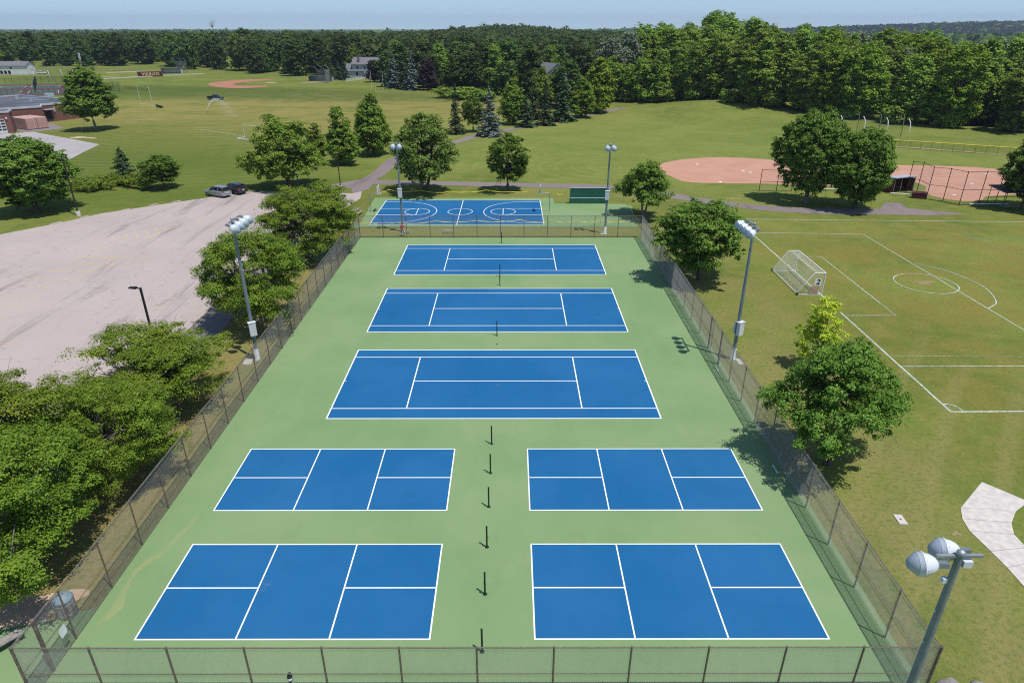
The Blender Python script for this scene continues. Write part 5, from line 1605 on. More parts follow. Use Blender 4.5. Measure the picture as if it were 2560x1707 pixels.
# ---------------------------------------------------------------- far ball field on the left: sign, dugout, backstop
sA, sB = Vector((-200.75, 382.78)), Vector((-189.52, 387.25))
d = sB - sA
sg_ = thing('vikings_sign', 'maroon wall sign reading VIKINGS beside the far ball field', 'sign', (sA.x, sA.y, 0), math.atan2(d.y, d.x))
sl_ = d.length
MB().box((0, -0.15, 0.05), (sl_, 0.15, 2.5)).build('sign_board', M['maroon'], sg_)
MB().box((-0.1, -0.2, 2.5), (sl_ + 0.1, 0.2, 2.7)).build('cap', M['wood_grey'], sg_)
me = text_mesh('VIKINGS', 2.15, 0.02, 0.035)
me.materials.append(M['letter_gold'])
xs = [v.co.x for v in me.vertices]
k = sl_ * 0.72 / (max(xs) - min(xs))
o = put('lettering', me, sg_)
o.matrix_local = Matrix.Translation((sl_ * 0.52, -0.19, 1.25)) @ Matrix.Diagonal((k, 1.0, 1.0, 1.0)) @ Matrix.Rotation(R(90), 4, 'X')
for i in range(5):
    MB().box((i * sl_ / 4 - 0.1, 0.16, -0.2), (i * sl_ / 4 + 0.1, 0.36, 2.4)).build('post', M['wood_grey'], sg_)
def dugout(p, rz, w, label, roof_m='wood_grey', wall_m='dark_void', h=2.6, d=2.4, mesh=False, group='dugouts'):
    t = thing('dugout', label, 'dugout', (p[0], p[1], 0), rz, group)
    MB().add([(-w / 2 - 0.2, -d / 2 - 0.3, h), (w / 2 + 0.2, -d / 2 - 0.3, h), (w / 2 + 0.2, d / 2 + 0.3, h - 0.35), (-w / 2 - 0.2, d / 2 + 0.3, h - 0.35), (-w / 2 - 0.2, -d / 2 - 0.3, h + 0.12), (w / 2 + 0.2, -d / 2 - 0.3, h + 0.12), (w / 2 + 0.2, d / 2 + 0.3, h - 0.23), (-w / 2 - 0.2, d / 2 + 0.3, h - 0.23)],
             [(3, 2, 1, 0), (4, 5, 6, 7), (0, 1, 5, 4), (1, 2, 6, 5), (2, 3, 7, 6), (3, 0, 4, 7)]).build('roof', M[roof_m], t)
    if wall_m:
        MB().box((-w / 2, d / 2 - 0.1, 0), (w / 2, d / 2, h - 0.3)).build('back_wall', M[wall_m], t)
        for s in (-1, 1):
            MB().box((s * w / 2 - 0.05, -d / 2 + 0.2, 0), (s * w / 2 + 0.05, d / 2 - 0.102, h - 0.32)).build('side_wall', M[wall_m], t)
    for i in range(4):
        x = -w / 2 + 0.12 + i * (w - 0.24) / 3
        MB().tube([(x, -d / 2, -0.1), (x, -d / 2, h)], 0.05, 6).build('post', M['black_metal'] if mesh else M['wood_grey'], t)
        if mesh:
            MB().tube([(x, d / 2, -0.1), (x, d / 2, h - 0.3)], 0.05, 6).build('post', M['black_metal'], t)
    if mesh:
        MB().tube([(-w / 2, -d / 2, 1.15), (w / 2, -d / 2, 1.15)], 0.04, 6).build('rail', M['black_metal'], t)
    MB().box((-w / 2 + 0.3, d / 2 - 0.6, 0.40), (w / 2 - 0.3, d / 2 - 0.2, 0.46)).build('bench_seat', M['wood_grey'], t)
dugout((-195.93, 411.98), 0.1, 11, 'open timber dugout beside the VIKINGS sign', 'wood_grey', 'siding_white', 2.9, 3)
dugout((-94.90, 354.85), -0.1, 12, 'grey roofed dugout behind the far left infield', 'lamp_visor', 'siding_grey', 2.4, 3)
dugout((65.03, 111.31), 0.35, 4.6, 'dark dugout with pale roof edge behind the right-hand big tree', 'siding_grey', 'maroon', 2.5, 2.2)
dugout((78.49, 100.61), R(180) + 0.05, 9.0, 'open dugout on black posts at the right edge', 'roof_membrane', None, 2.9, 3.2, True)
mb = thing('equipment_box', 'maroon equipment box behind the tall backstop', 'box', (65.80, 106.16), -0.42)
MB().box((-1.0, -0.45, 0.05), (1.0, 0.45, 0.85)).build('chest', M['maroon'], mb)
MB().add([(-1.05, -0.5, 0.85), (1.05, -0.5, 0.85), (1.05, 0.5, 0.95), (-1.05, 0.5, 0.95), (-1.05, -0.5, 0.92), (1.05, -0.5, 0.92), (1.05, 0.5, 1.02), (-1.05, 0.5, 1.02)], [(4, 5, 6, 7), (0, 1, 5, 4), (1, 2, 6, 5), (2, 3, 7, 6), (3, 0, 4, 7), (3, 2, 1, 0)]).build('lid', M['maroon'], mb)
def backstop(pts, h, label, pipe='black_metal', wire='wire', step=0.18, wr=0.0035, curl=0.0, group='backstops', rails=(0.45, 0.98)):
    t = thing('backstop', label, 'backstop', (pts[0][0], pts[0][1], 0), 0, group)
    o0 = Vector(pts[0])
    loc = [Vector(p) - o0 for p in pts]
    for p in loc:
        pp = [(p.x, p.y, -0.1), (p.x, p.y, h)]
        if curl:
            pp += [(p.x - curl * 0.5, p.y + curl * 0.35, h + 1.0), (p.x - curl * 1.6, p.y + curl * 0.8, h + 1.6)]
        MB().tube(pp, 0.055, 8).build('post', M[pipe], t)
    for i in range(len(loc) - 1):
        a, b = loc[i], loc[i + 1]
        for z in rails:
            MB().tube([(a.x, a.y, h * z), (b.x, b.y, h * z)], 0.035, 6).build('rail', M[pipe], t)
        MB().tube([(a.x, a.y, 0.06), (b.x, b.y, 0.06)], 0.035, 6).build('rail', M[pipe], t)
        dd = b - a
        put('chain_link', link_panel(dd.length, h - 0.1, wr, step), t, (a.x, a.y, 0.05), math.atan2(dd.y, dd.x), M[wire], 'stuff')
    return t
backstop([(65.87, 110.12), (67.04, 109.10), (66.53, 105.34), (68.41, 103.99), (69.50, 101.53), (72.66, 101.90), (75.18, 101.76)], 5.2, 'tall chain-link backstop of seven dark posts behind the right infield')
backstop([(41.75, 111.26), (44.53, 110.95), (47.14, 111.09)], 3.6, 'chain-link backstop behind the left infield, left of the big trees')
backstop([(51.55, 111.67), (54.25, 112.26), (57.11, 113.47)], 2.2, 'low chain-link fence in front of the left infield between the big trees', rails=(0.98,))
backstop([(-195.34, 417.27), (-190.21, 413.66), (-186.64, 411.86)], 6.5, 'tall grey netted backstop beside the far dugout', 'steel', 'wire', 0.35, 0.02, 2.0)
backstop([(-93.17, 342.17), (-88.68, 339.70), (-88.39, 347.08)], 6.0, 'tall grey netted backstop behind the far left infield', 'steel', 'wire', 0.35, 0.02, 2.0)
fence((86.55, 155.59), (108.51, 143.93), 12, 1.6, 'low outfield fence with a yellow top tube before the wood', 0.03, 0.004, 0.12, 'black_metal', 'green_wire', False, (True, True), (), 'cap_yellow', 'outfield_fence')
# thicken the yellow top: a slit tube clipped over the rail
yf0, yf1 = Vector((86.55, 155.59)), Vector((108.51, 143.93))
d = yf1 - yf0
yc = [o for o in bpy.data.objects if o.name.startswith('outfield_fence')][0]
for i in range(12):
    MB().tube([(i * d.length / 12 + 0.01, 0, 1.62), ((i + 1) * d.length / 12 - 0.01, 0, 1.62)], 0.11, 8).build('yellow_cap', M['cap_yellow'], yc)
fence((-232.40, 372.83), (-250.90, 353.92), 14, 1.4, 'far outfield fence with yellow top beyond the left tennis courts', 0.04, 0.01, 0.3, 'cap_yellow', 'green_wire', False, name='outfield_fence')
fence((-169.73, 309.69), (-152.58, 296.97), 6, 1.4, 'short yellow-topped fence length on the left field', 0.06, 0.01, 0.3, 'cap_yellow', 'green_wire', False, name='outfield_fence')
fence((-307.21, 443.32), (-228.21, 434.42), 18, 1.5, 'long far fence in front of the dark wood at the upper left', 0.06, 0.01, 0.4, 'wood_grey', 'wire', False, name='boundary_fence')
wc = Vector((-223.19, 353.62))
d = Vector((-175.63, 406.56)) - wc
kb = thing('foul_line_kerb', 'long pale kerb running past the VIKINGS sign to the far field', 'kerb', (wc.x, wc.y, 0), math.atan2(d.y, d.x))
for i in range(20):
    MB().box((i * d.length / 20 + 0.04, -0.5, 0), ((i + 1) * d.length / 20 - 0.04, 0.5, 0.35)).build('kerb_length', M['concrete'], kb)
# fenced tennis courts beyond the building
for a, b, n_, lab in (((-197.92, 263.48), (-175.98, 278.85), 14, 'tall green chain-link fence on the near side of the far tennis courts'), ((-175.98, 278.85), (-209.14, 336.19), 5, 'tall green chain-link fence on the right side of the far tennis courts'),
                      ((-209.14, 336.19), (-242.19, 325.14), 12, 'tall green chain-link fence at the back of the far tennis courts'), ((-171.87, 296.23), (-165.27, 298.02), 3, 'green fence length right of the tree by the brick building'), ((-197.72, 292.82), (-226.73, 338.74), 4, 'green chain-link divider fence between the far tennis courts')):
    fence(a, b, n_, 3.6, lab, 0.06, 0.012, 0.22, 'green_wire', 'green_wire', False, name='chain_link_fence')
# white bent poles of the batting cages
def cage(pts_a, pts_b, h, label, net=True):
    o0 = Vector(pts_a[0])
    t = thing('batting_cage', label, 'batting cage', (o0.x, o0.y, 0), 0, 'batting cages')
    tops = []
    for row, s in ((pts_a, 1), (pts_b, -1)):
        tr = []
        for p in row:
            q = Vector(p) - o0
            pp = [(q.x, q.y, -0.1), (q.x, q.y, h * 0.6), (q.x - 0.15, q.y + s * 0.12, h * 0.85), (q.x - 0.55, q.y + s * 0.45, h)]
            MB().tube(pp, 0.11, 8).build('bent_pole', M['goal_white'] if s > 0 else M['steel'], t)
            tr.append(Vector(pp[-1]))
        tops.append(tr)
    if net:
        for tr in tops:
            m = MB()
            for i in range(len(tr) - 1):
                for z in np.linspace(0.1, 1.0, 10):
                    a, b = tr[i] * 1, tr[i + 1] * 1
                    m.tube([(a.x, a.y, a.z * z), ((a.x + b.x) / 2, (a.y + b.y) / 2, a.z * z - 0.08), (b.x, b.y, b.z * z)], 0.01, 3, False)
                for q in np.linspace(0, 1, 12):
                    p = tr[i].lerp(tr[i + 1], q)
                    m.tube([(p.x, p.y, 0.05), (p.x, p.y, p.z)], 0.01, 3, False)
            o = m.build('net', M['green_wire'], t)
            o['kind'] = 'stuff'
cage([(81.21, 169.02), (85.83, 167.08), (90.28, 164.88), (94.28, 162.43)], [(82.96, 176.37), (87.74, 174.27), (92.22, 172.22), (96.90, 170.22)], 5.3, 'batting cage of white bent poles in front of the right wood')
cage([(-231.87, 346.10), (-227.79, 351.10), (-226.43, 358.92), (-222.13, 361.56)], [(-246.02, 367.32), (-240.52, 370.07), (-237.56, 375.78), (-233.37, 378.67)], 5.0, 'far batting cage of white bent poles at the upper left', True)
# goal frames on the left fields
def goal_frame(a, b, h, label, depth=3.0, uprights=None, cross_z=None):
    a, b = Vector(a), Vector(b)
    d = b - a
    t = thing('goal_frame', label, 'goal frame', (a.x, a.y, 0), math.atan2(d.y, d.x), 'white goal frames on the left fields')
    L = d.length
    for x in (0, L):
        MB().tube([(x, 0, 0), (x, 0, h)], 0.04, 8).build('upright', M['goal_white'], t)
        if depth:
            MB().tube([(x, 0, 0.07), (x, -depth, 0.07)], 0.06, 8).build('ground_bar', M['goal_white'], t)
    z = cross_z or h
    MB().tube([(0, 0, z), (L, 0, z)], 0.04, 8).build('crossbar', M['goal_white'], t)
    if depth:
        MB().tube([(0, -depth, 0.07), (L, -depth, 0.07)], 0.06, 8).build('ground_bar', M['goal_white'], t)
goal_frame((-125.07, 236.31), (-119.97, 233.89), 7.0, 'white football goal frame standing by the dark cart on the left field', 0, None, 1.2)
goal_frame((-60.91, 308.64), (-55.48, 306.60), 7.6, 'white H-shaped goal posts before the purple tree', 0, None, 2.4)
goal_frame((-66.28, 170.57), (-61.20, 167.34), 3.0, 'thin white goal frame above the big tree by the lot', 2.2)
sb = thing('scoreboard_pole', 'tall pole with a pale panel before the dark wood at the upper left', 'pole', (-261.97, 436.80))
MB().tube([(0, 0, 0), (0, 0, 9.5)], 0.18, 8).build('pole', M['wood_grey'], sb)
MB().box((-0.6, -0.15, 6.2), (0.6, 0.15, 10.0)).build('panel', M['fascia'], sb)

# ---------------------------------------------------------------- trees
def np_mesh(name, verts, faces, material):
    """verts (n,3), faces (m,4) -> mesh, quickly"""
    me = bpy.data.meshes.new(name)
    me.vertices.add(len(verts))
    me.vertices.foreach_set('co', np.ascontiguousarray(verts, np.float32).ravel())
    nf = len(faces)
    me.loops.add(nf * 4)
    me.polygons.add(nf)
    me.loops.foreach_set('vertex_index', np.ascontiguousarray(faces, np.int32).ravel())
    me.polygons.foreach_set('loop_start', np.arange(0, nf * 4, 4, dtype=np.int32))
    me.polygons.foreach_set('loop_total', np.full(nf, 4, np.int32))
    me.update()
    me.materials.append(material)
    return me

def leaf_quads(rs, pos, nrm, size, aspect=0.62):
    """one kite-shaped, slightly folded leaf spray per point"""
    n = len(pos)
    nrm = nrm / np.maximum(np.linalg.norm(nrm, axis=1, keepdims=True), 1e-6)
    t = rs.normal(size=(n, 3))
    t -= nrm * (t * nrm).sum(1, keepdims=True)
    t /= np.maximum(np.linalg.norm(t, axis=1, keepdims=True), 1e-6)
    b = np.cross(nrm, t)
    s = (size * rs.uniform(0.6, 1.35, n))[:, None]
    v = np.empty((n, 4, 3))
    v[:, 0] = pos - t * s * 0.5
    v[:, 1] = pos + b * s * aspect * 0.5 + t * s * 0.08 + nrm * s * 0.10
    v[:, 2] = pos + t * s * 0.55 - nrm * s * 0.06
    v[:, 3] = pos - b * s * aspect * 0.5 + t * s * 0.08 + nrm * s * 0.10
    return v.reshape(-1, 3), np.arange(n * 4).reshape(n, 4)

PROFILES = {
    'round': lambda t: np.sin(np.pi * np.clip(t * 0.90 + 0.07, 0, 1)) ** 0.62,
    'dome': lambda t: np.clip(1.05 - t, 0, 1) ** 0.50 * np.clip(t * 5 + 0.45, 0, 1),
    'tall': lambda t: np.sin(np.pi * np.clip(t * 0.84 + 0.12, 0, 1)) ** 0.72,
    'egg': lambda t: np.clip(1.03 - t, 0, 1) ** 0.62 * np.clip(t * 3.2 + 0.35, 0, 1),
    'vase': lambda t: np.clip(1.04 - t, 0, 1) ** 0.38 * (0.55 + 0.45 * np.clip(t * 2, 0, 1)),
}
def lump_tree(seed, rad, h, z0, lumps, leaves, lump_r, leaf, profile, leaf_m, bark='bark', trunk_r=0.22, stems=1, flat=0.72, droop=0.0, inner=0.42, lean=0.0, limbs=14, spread=1.0):
    """crown of many leaf clumps carried on limbs; returns (trunk mesh, crown mesh)"""
    rs = np.random.RandomState(seed)
    f = PROFILES[profile]
    ch = h - z0
    cs = []
    while len(cs) < lumps:
        t = rs.uniform(0, 1)
        env = f(np.array(t))
        if rs.uniform() > env ** 1.2 + 0.05:
            continue
        a = rs.uniform(0, 2 * np.pi)
        edge = 0.92 + 0.13 * np.sin(2 * a + seed) + 0.10 * np.sin(3 * a + 1.7 * seed) + 0.08 * np.sin(5 * a + seed * 0.6)
        r = rad * env * edge * (inner + (1 - inner) * rs.uniform() ** 0.6)
        cs.append((r * np.cos(a), r * np.sin(a), z0 + t * ch - droop * (r / rad) ** 2))
    cs = np.array(cs)
    cs[:, 2] = np.maximum(cs[:, 2], z0 * 0.75)
    lr = lump_r * rs.uniform(0.6, 1.4, lumps)
    P, Nn = [], []
    mid = np.array([0, 0, z0 + ch * 0.42])
    for c, r in zip(cs, lr):
        k = int(leaves * (r / lump_r) ** 2 * rs.uniform(0.6, 1.25)) + 6
        ns = max(3, int(9 * (r / lump_r) ** 2 * rs.uniform(0.7, 1.3)))
        d = rs.normal(size=(ns, 3))
        d /= np.linalg.norm(d, axis=1, keepdims=True)
        d[:, 2] = np.where(rs.uniform(size=ns) < 0.5, np.abs(d[:, 2]), d[:, 2])
        sc = c + d * r * rs.uniform(0.35, 1.05, (ns, 1)) * np.array([spread, spread, flat])
        wt = rs.uniform(0.4, 1.6, ns)
        which = rs.choice(ns, k, p=wt / wt.sum())
        e = rs.normal(size=(k, 3))
        e /= np.linalg.norm(e, axis=1, keepdims=True)
        e[:, 2] = np.where(rs.uniform(size=k) < 0.5, np.abs(e[:, 2]), e[:, 2])
        sr = r * rs.uniform(0.28, 0.52, ns)
        p = sc[which] + e * (sr[which] * rs.uniform(0.25, 1.1, k))[:, None] * np.array([1.1, 1.1, 0.75])
        P.append(p)
        Nn.append(e * 0.55 + d[which] * 0.45 + np.array([0, 0, 0.62]) + rs.normal(size=(k, 3)) * 0.38)
    P, Nn = np.concatenate(P), np.concatenate(Nn)
    keep = P[:, 2] > 0.5
    v, q = leaf_quads(rs, P[keep], Nn[keep], leaf)
    v[:, 0] += lean * v[:, 2]
    crown = np_mesh('crown', v, q, leaf_m)
    m = MB()
    tops = []
    for s in range(stems):
        a = 2 * math.pi * s / max(stems, 1) + seed
        off = 0.0 if stems == 1 else rad * 0.28
        top = Vector((off * math.cos(a) + lean * h * 0.6, off * math.sin(a), z0 + ch * 0.62))
        base = Vector((0.12 * (stems > 1) * math.cos(a), 0.12 * (stems > 1) * math.sin(a), -0.15))
        fork = base.lerp(top, 0.36) + Vector((rs.uniform(-1, 1), rs.uniform(-1, 1), 0)) * 0.05 * h * 0.3
        tr = trunk_r / (stems ** 0.45)
        m.tube([base, base + Vector((0, 0, 0.28)), base.lerp(fork, 0.6), fork, base.lerp(top, 0.7), top], [tr * 1.5, tr * 1.08, tr * 0.95, tr * 0.85, tr * 0.5, tr * 0.12], 9)
        tops.append((fork, top, tr))
    order = rs.permutation(lumps)[:limbs]
    for i in order:
        fork, top, tr = tops[i % stems]
        s0 = fork.lerp(top, rs.uniform(0.0, 0.75))
        e = Vector(cs[i])
        e.x += lean * e.z
        k = s0.lerp(e, 0.5) + Vector((rs.uniform(-1, 1) * 0.12, rs.uniform(-1, 1) * 0.12, 0.08 * (e - s0).length))
        m.tube([s0, k, e], [tr * 0.42, tr * 0.26, tr * 0.07], 6, False)
        for _ in range(2):
            e2 = e + Vector(rs.normal(size=3)) * lump_r * 0.9
            m.tube([k.lerp(e, 0.4), e2], [tr * 0.14, tr * 0.04], 4, False)
    o = m.build('trunk', M[bark])
    trunk = o.data
    bpy.data.objects.remove(o)
    return trunk, crown

def spruce(seed, rad, h, z0, leaf_m, n_whorl=26, per=9, leaf=0.34, droop=0.35, taper=0.85, dens=1.0):
    """tiers of drooping boughs round a straight stem"""
    rs = np.random.RandomState(seed)
    P, Nn = [], []
    m = MB()
    m.tube([(0, 0, -0.15), (0, 0, h * 0.5), (0, 0, h * 0.98)], [0.022 * h, 0.013 * h, 0.01], 8)
    for i in range(n_whorl):
        t = i / (n_whorl - 1)
        z = z0 + (h - z0) * t
        L0 = rad * (1 - t) ** taper + 0.10
        for k in range(max(4, int(per * (1 - 0.5 * t)))):
            a = rs.uniform(0, 2 * np.pi)
            L = L0 * rs.uniform(0.72, 1.12) * (1 + 0.1 * np.sin(3 * a + seed))
            nq = int((10 + 26 * L) * dens)
            s = rs.uniform(0.05, 1, nq) ** 0.8
            w = 0.26 * L * (1 - s * 0.75)
            side = rs.uniform(-1, 1, nq) * w
            ca, sa = np.cos(a), np.sin(a)
            x = L * s * ca - side * sa
            y = L * s * sa + side * ca
            zz = z - droop * L * s ** 1.4 + 0.16 * L * np.maximum(s - 0.75, 0) * 2 - np.abs(side) * 0.25 + rs.normal(size=nq) * 0.05
            P.append(np.stack([x, y, zz], 1))
            nn = np.stack([ca * 0.45 * np.ones(nq), sa * 0.45 * np.ones(nq), np.ones(nq)], 1) + rs.normal(size=(nq, 3)) * 0.35
            Nn.append(nn)
            if k % 2 == 0:
                m.tube([(0, 0, z), (L * 0.9 * ca, L * 0.9 * sa, z - droop * L * 0.9)], [0.03, 0.01], 4, False)
    P, Nn = np.concatenate(P), np.concatenate(Nn)
    v, q = leaf_quads(rs, P, Nn, leaf, 0.45)
    o = m.build('trunk', M['bark'])
    tr = o.data
    bpy.data.objects.remove(o)
    return tr, np_mesh('crown', v, q, leaf_m)

TREES = []
def plant(proto, p, label, name, rz=0.0, scale=1.0, group=None, cat='tree'):
    z = ground_z(p[0], p[1])
    t = thing(name, label, cat, (p[0], p[1], z), rz, group)
    t.scale = scale if hasattr(scale, '__len__') else (scale, scale, scale)
    put('trunk', proto[0], t)
    put('crown', proto[1], t)
    return t

# --- honey locusts between the lot and the left fence
loc_a = lump_tree(11, 6.4, 7.6, 2.0, 128, 780, 0.98, 0.125, 'vase', M['leaf_locust'], 'pale_bark', 0.22, 3, 0.48, 0.5, 0.25, 0.0, 60, 1.2)
loc_b = lump_tree(23, 5.6, 7.8, 2.2, 116, 780, 0.98, 0.125, 'vase', M['leaf_locust'], 'pale_bark', 0.22, 2, 0.5, 0.5, 0.25, 0.0, 50, 1.2)
loc_c = lump_tree(37, 6.6, 8.4, 2.1, 135, 560, 1.05, 0.155, 'vase', M['leaf_locust'], 'pale_bark', 0.26, 2, 0.55, 0.4, 0.28, 0.0, 40, 1.15)
GL = 'feathery trees between the parking lot and the left fence'
plant(loc_a, (-25.2, 25.3), 'nearest feathery green tree at the lower left, over the litter bin', 'locust_tree', 0.4, 0.98, GL)
plant(loc_b, (-28.3, 31.6), 'feathery green tree at the left edge, above the nearest one', 'locust_tree', 2.2, (1.05, 1.05, 0.95), GL)
plant(loc_a, (-23.6, 33.3), 'feathery tree overhanging the left fence beside the small blue courts', 'locust_tree', 3.6, (0.78, 0.78, 0.84), GL)
plant(loc_b, (-25.6, 41.2), 'broad feathery tree below the black lot lamp', 'locust_tree', 5.0, (1.18, 1.14, 0.76), GL)
plant(loc_c, (-23.49, 56.73), 'feathery tree behind the left light pole', 'locust_tree', 1.0, (1.0, 1.02, 1.0), GL)
plant(loc_c, (-24.11, 76.75), 'feathery tree nearest the drive, by the back-left fence corner', 'locust_tree', 3.9, (1.2, 1.2, 0.98), GL)

# --- trees round the pitch and the paths
maple_a = lump_tree(5, 5.2, 7.7, 2.7, 92, 640, 0.9, 0.17, 'dome', M['leaf_maple'], 'bark', 0.25, 3, 0.5, 0.3, 0.35, 0.0, 30, 1.15)
plant(maple_a, (20.03, 34.55), 'big dark green tree beside the right fence, casting shade on the court', 'maple_tree', 0.6, (0.95, 0.80, 1.04))
maple_b = lump_tree(8, 4.6, 8.4, 1.9, 120, 330, 0.95, 0.24, 'round', M['leaf_maple'], 'bark', 0.2, 1, 0.75, 0.0, 0.45, 0.0, 18)
plant(maple_b, (20.50, 68.23), 'round dark green tree by the right fence, left of the goal', 'maple_tree', 1.2, (1.08, 1.08, 1.0))
maple_c = lump_tree(14, 4.0, 7.4, 2.4, 70, 300, 0.95, 0.26, 'dome', M['leaf_maple'], 'pale_bark', 0.2, 2, 0.6, 0.2, 0.4, 0.0, 22)
plant(maple_c, (19.32, 94.96), 'small spreading tree at the back-right fence corner', 'maple_tree', 2.0, 1.02)
maple_d = lump_tree(19, 3.7, 9.4, 2.2, 95, 260, 0.85, 0.28, 'round', M['leaf_maple'], 'bark', 0.24, 1, 0.8, 0.0, 0.45)
plant(maple_d, (-0.49, 110.72), 'compact dark tree between the path and the basketball court', 'maple_tree', 0.2, (0.95, 0.95, 1.0))
bloom = lump_tree(31, 5.8, 12.2, 2.4, 190, 240, 1.0, 0.28, 'tall', M['leaf_bloom'], 'bark', 0.36, 2, 0.8, 0.6, 0.4, 0.0, 24)
plant(bloom, (-14.17, 110.20), 'tall pale-tipped tree behind the basketball court', 'pale_tree', 0.8, (1.0, 1.0, 1.0))
yellow = lump_tree(41, 2.3, 5.5, 0.8, 60, 150, 0.5, 0.17, 'egg', M['leaf_yellow'], 'bark', 0.07, 1, 0.8, 0.0, 0.35, 0.0, 18)
plant(yellow, (24.53, 47.25), 'small bright yellow-green tree behind the big dark tree', 'yellow_tree', 0.0, (1.0, 1.0, 1.08))
br_a = lump_tree(52, 6.6, 11.2, 2.2, 180, 270, 1.1, 0.30, 'dome', M['leaf_bright'], 'bark', 0.3, 2, 0.7, 0.3, 0.4)
plant(br_a, (-38.17, 113.91), 'wide bright green tree on the lawn beside the two parked cars', 'broad_tree', 0.5, (1.05, 1.05, 1.0))
br_b = lump_tree(55, 4.2, 10.4, 0.8, 120, 260, 1.0, 0.32, 'egg', M['leaf_bright'], 'bark', 0.25, 2, 0.9, 0.0, 0.4)
plant(br_b, (-33.80, 135.67), 'upright green tree left of the tallest dark one by the drive', 'broad_tree', 0.5, 1.0)
plant(br_b, (-41.27, 143.79), 'lower green tree peeping out behind the wide lawn tree', 'broad_tree', 2.9, (0.7, 0.7, 0.62))
br_c = lump_tree(58, 4.7, 11.6, 0.9, 170, 240, 0.95, 0.32, 'egg', M['leaf_bright'], 'bark', 0.25, 2, 0.9, 0.0, 0.45)
plant(br_c, (-29.45, 145.64), 'dense conical green tree above the drive', 'broad_tree', 1.5, (1.05, 1.05, 1.03))
big_a = lump_tree(61, 5.9, 12.9, 2.2, 270, 330, 1.15, 0.32, 'round', M['leaf_maple'], 'pale_bark', 0.38, 1, 0.85, 0.0, 0.55)
plant(big_a, (46.36, 103.30), 'taller of the two big trees before the infields', 'maple_tree', 0.9, (0.86, 0.86, 1.02))
big_b = lump_tree(64, 5.2, 11.0, 1.7, 250, 330, 1.08, 0.32, 'round', M['leaf_maple'], 'bark', 0.34, 1, 0.85, 0.0, 0.55)
plant(big_b, (52.27, 99.50), 'shorter of the two big trees before the infields', 'maple_tree', 0.9, (0.88, 0.88, 1.0))
plant(big_b, ((79.13, 98.65)[0], (79.13, 98.65)[1]), 'dark tree cut off at the right edge above the dugout', 'maple_tree', 2.9, (0.95, 0.95, 1.0))
plant(big_b, (-70.92, 97.64), 'big dark round tree at the left edge of the lot lawn', 'maple_tree', 4.0, (1.16, 1.12, 0.92))
bt = lump_tree(71, 6.6, 15.0, 3.4, 170, 240, 1.3, 0.42, 'egg', M['leaf_maple'], 'pale_bark', 0.28, 1, 0.75, 0.2, 0.4)
plant(bt, (-110.55, 183.35), 'lone leafy tree standing before the brick building', 'maple_tree', 0.9, (1.12, 1.12, 1.0))
small_sp = spruce(3, 2.7, 6.6, 0.2, M['needle'], 22, 12, 0.30, 0.30, 0.75, 1.2)
plant(small_sp, (-68.00, 117.88), 'small dense spruce on the lawn above the lot', 'spruce_tree', 0.0, (1.05, 1.05, 0.92))
plant(maple_d, (-59.15, 113.09), 'small round dark tree right of the lawn spruce', 'maple_tree', 1.1, (0.92, 0.92, 0.60))

# --- row along the diagonal path
sp_thin = spruce(7, 2.4, 12.2, 0.6, M['needle'], 34, 7, 0.40, 0.42, 0.8, 0.8)
sp_blue = spruce(9, 3.7, 11.6, 0.5, M['needle_blue'], 28, 10, 0.42, 0.26, 0.9, 0.9)
sp_dark = spruce(13, 3.4, 12.0, 0.6, M['needle'], 30, 9, 0.42, 0.30, 0.88, 0.9)
GR = 'trees along the diagonal path'
plant(sp_thin, (-14.04, 175.59), 'thin straggly spruce at the left end of the path row', 'spruce_tree', 0, 1.0, GR)
plant(maple_d, (-9.82, 179.07), 'small round tree between the thin spruce and the blue spruce', 'maple_tree', 0.5, (0.82, 0.82, 0.95), GR)
plant(sp_blue, (-5.44, 172.16), 'blue-grey spruce beside the diagonal path', 'spruce_tree', 0, 1.0, GR)
plant(br_c, (0.55, 193.58), 'dark rounded tree right of the blue spruce', 'broad_tree', 2.5, (0.98, 0.98, 1.0), GR)
plant(sp_dark, (4.16, 188.72), 'short dark spruce at the foot of the rounded tree', 'spruce_tree', 1, (0.9, 0.9, 0.72), GR)
plant(sp_dark, (6.60, 203.96), 'tall narrow spruce behind the short dark one', 'spruce_tree', 2, (0.75, 0.75, 1.0), GR)
plant(sp_dark, (9.50, 192.70), 'spruce in the middle of the path row', 'spruce_tree', 3, (1.0, 1.0, 0.98), GR)
plant(sp_dark, (14.84, 200.32), 'large dark spruce toward the right of the path row', 'spruce_tree', 4, (1.25, 1.25, 1.03), GR)
plant(br_c, (21.28, 209.47), 'round green tree at the right end of the path row', 'broad_tree', 4.5, (1.08, 1.08, 0.95), GR)
yellow_green_a = lump_tree(81, 6.0, 15.0, 1.5, 130, 130, 1.6, 0.65, 'egg', M['leaf_wood_yellow'], 'bark', 0.3, 2, 0.85, 0.0, 0.4)
plant(yellow_green_a, (27.43, 221.57), 'yellow-green tree behind the right end of the path row', 'broad_tree', 0.4, (1.05, 1.05, 1.05))
hedge = lump_tree(85, 5.0, 1.6, 0.1, 70, 90, 0.9, 0.28, 'round', M['leaf_bright'], 'bark', 0.06, 3, 0.7)
for i, (px_, lab) in enumerate((((-71.55, 112.24), 'low leafy shrub bed left end, beside the tall lot lamp'), ((-69.85, 114.06), 'low leafy shrub bed in front of the small spruce'), ((-64.77, 115.29), 'low leafy shrub between the spruce and the round tree'))):
    plant(hedge, px_, lab, 'shrub', i * 1.3, (1.0, 0.55, 1.0), 'low shrubs above the lot', 'shrub')

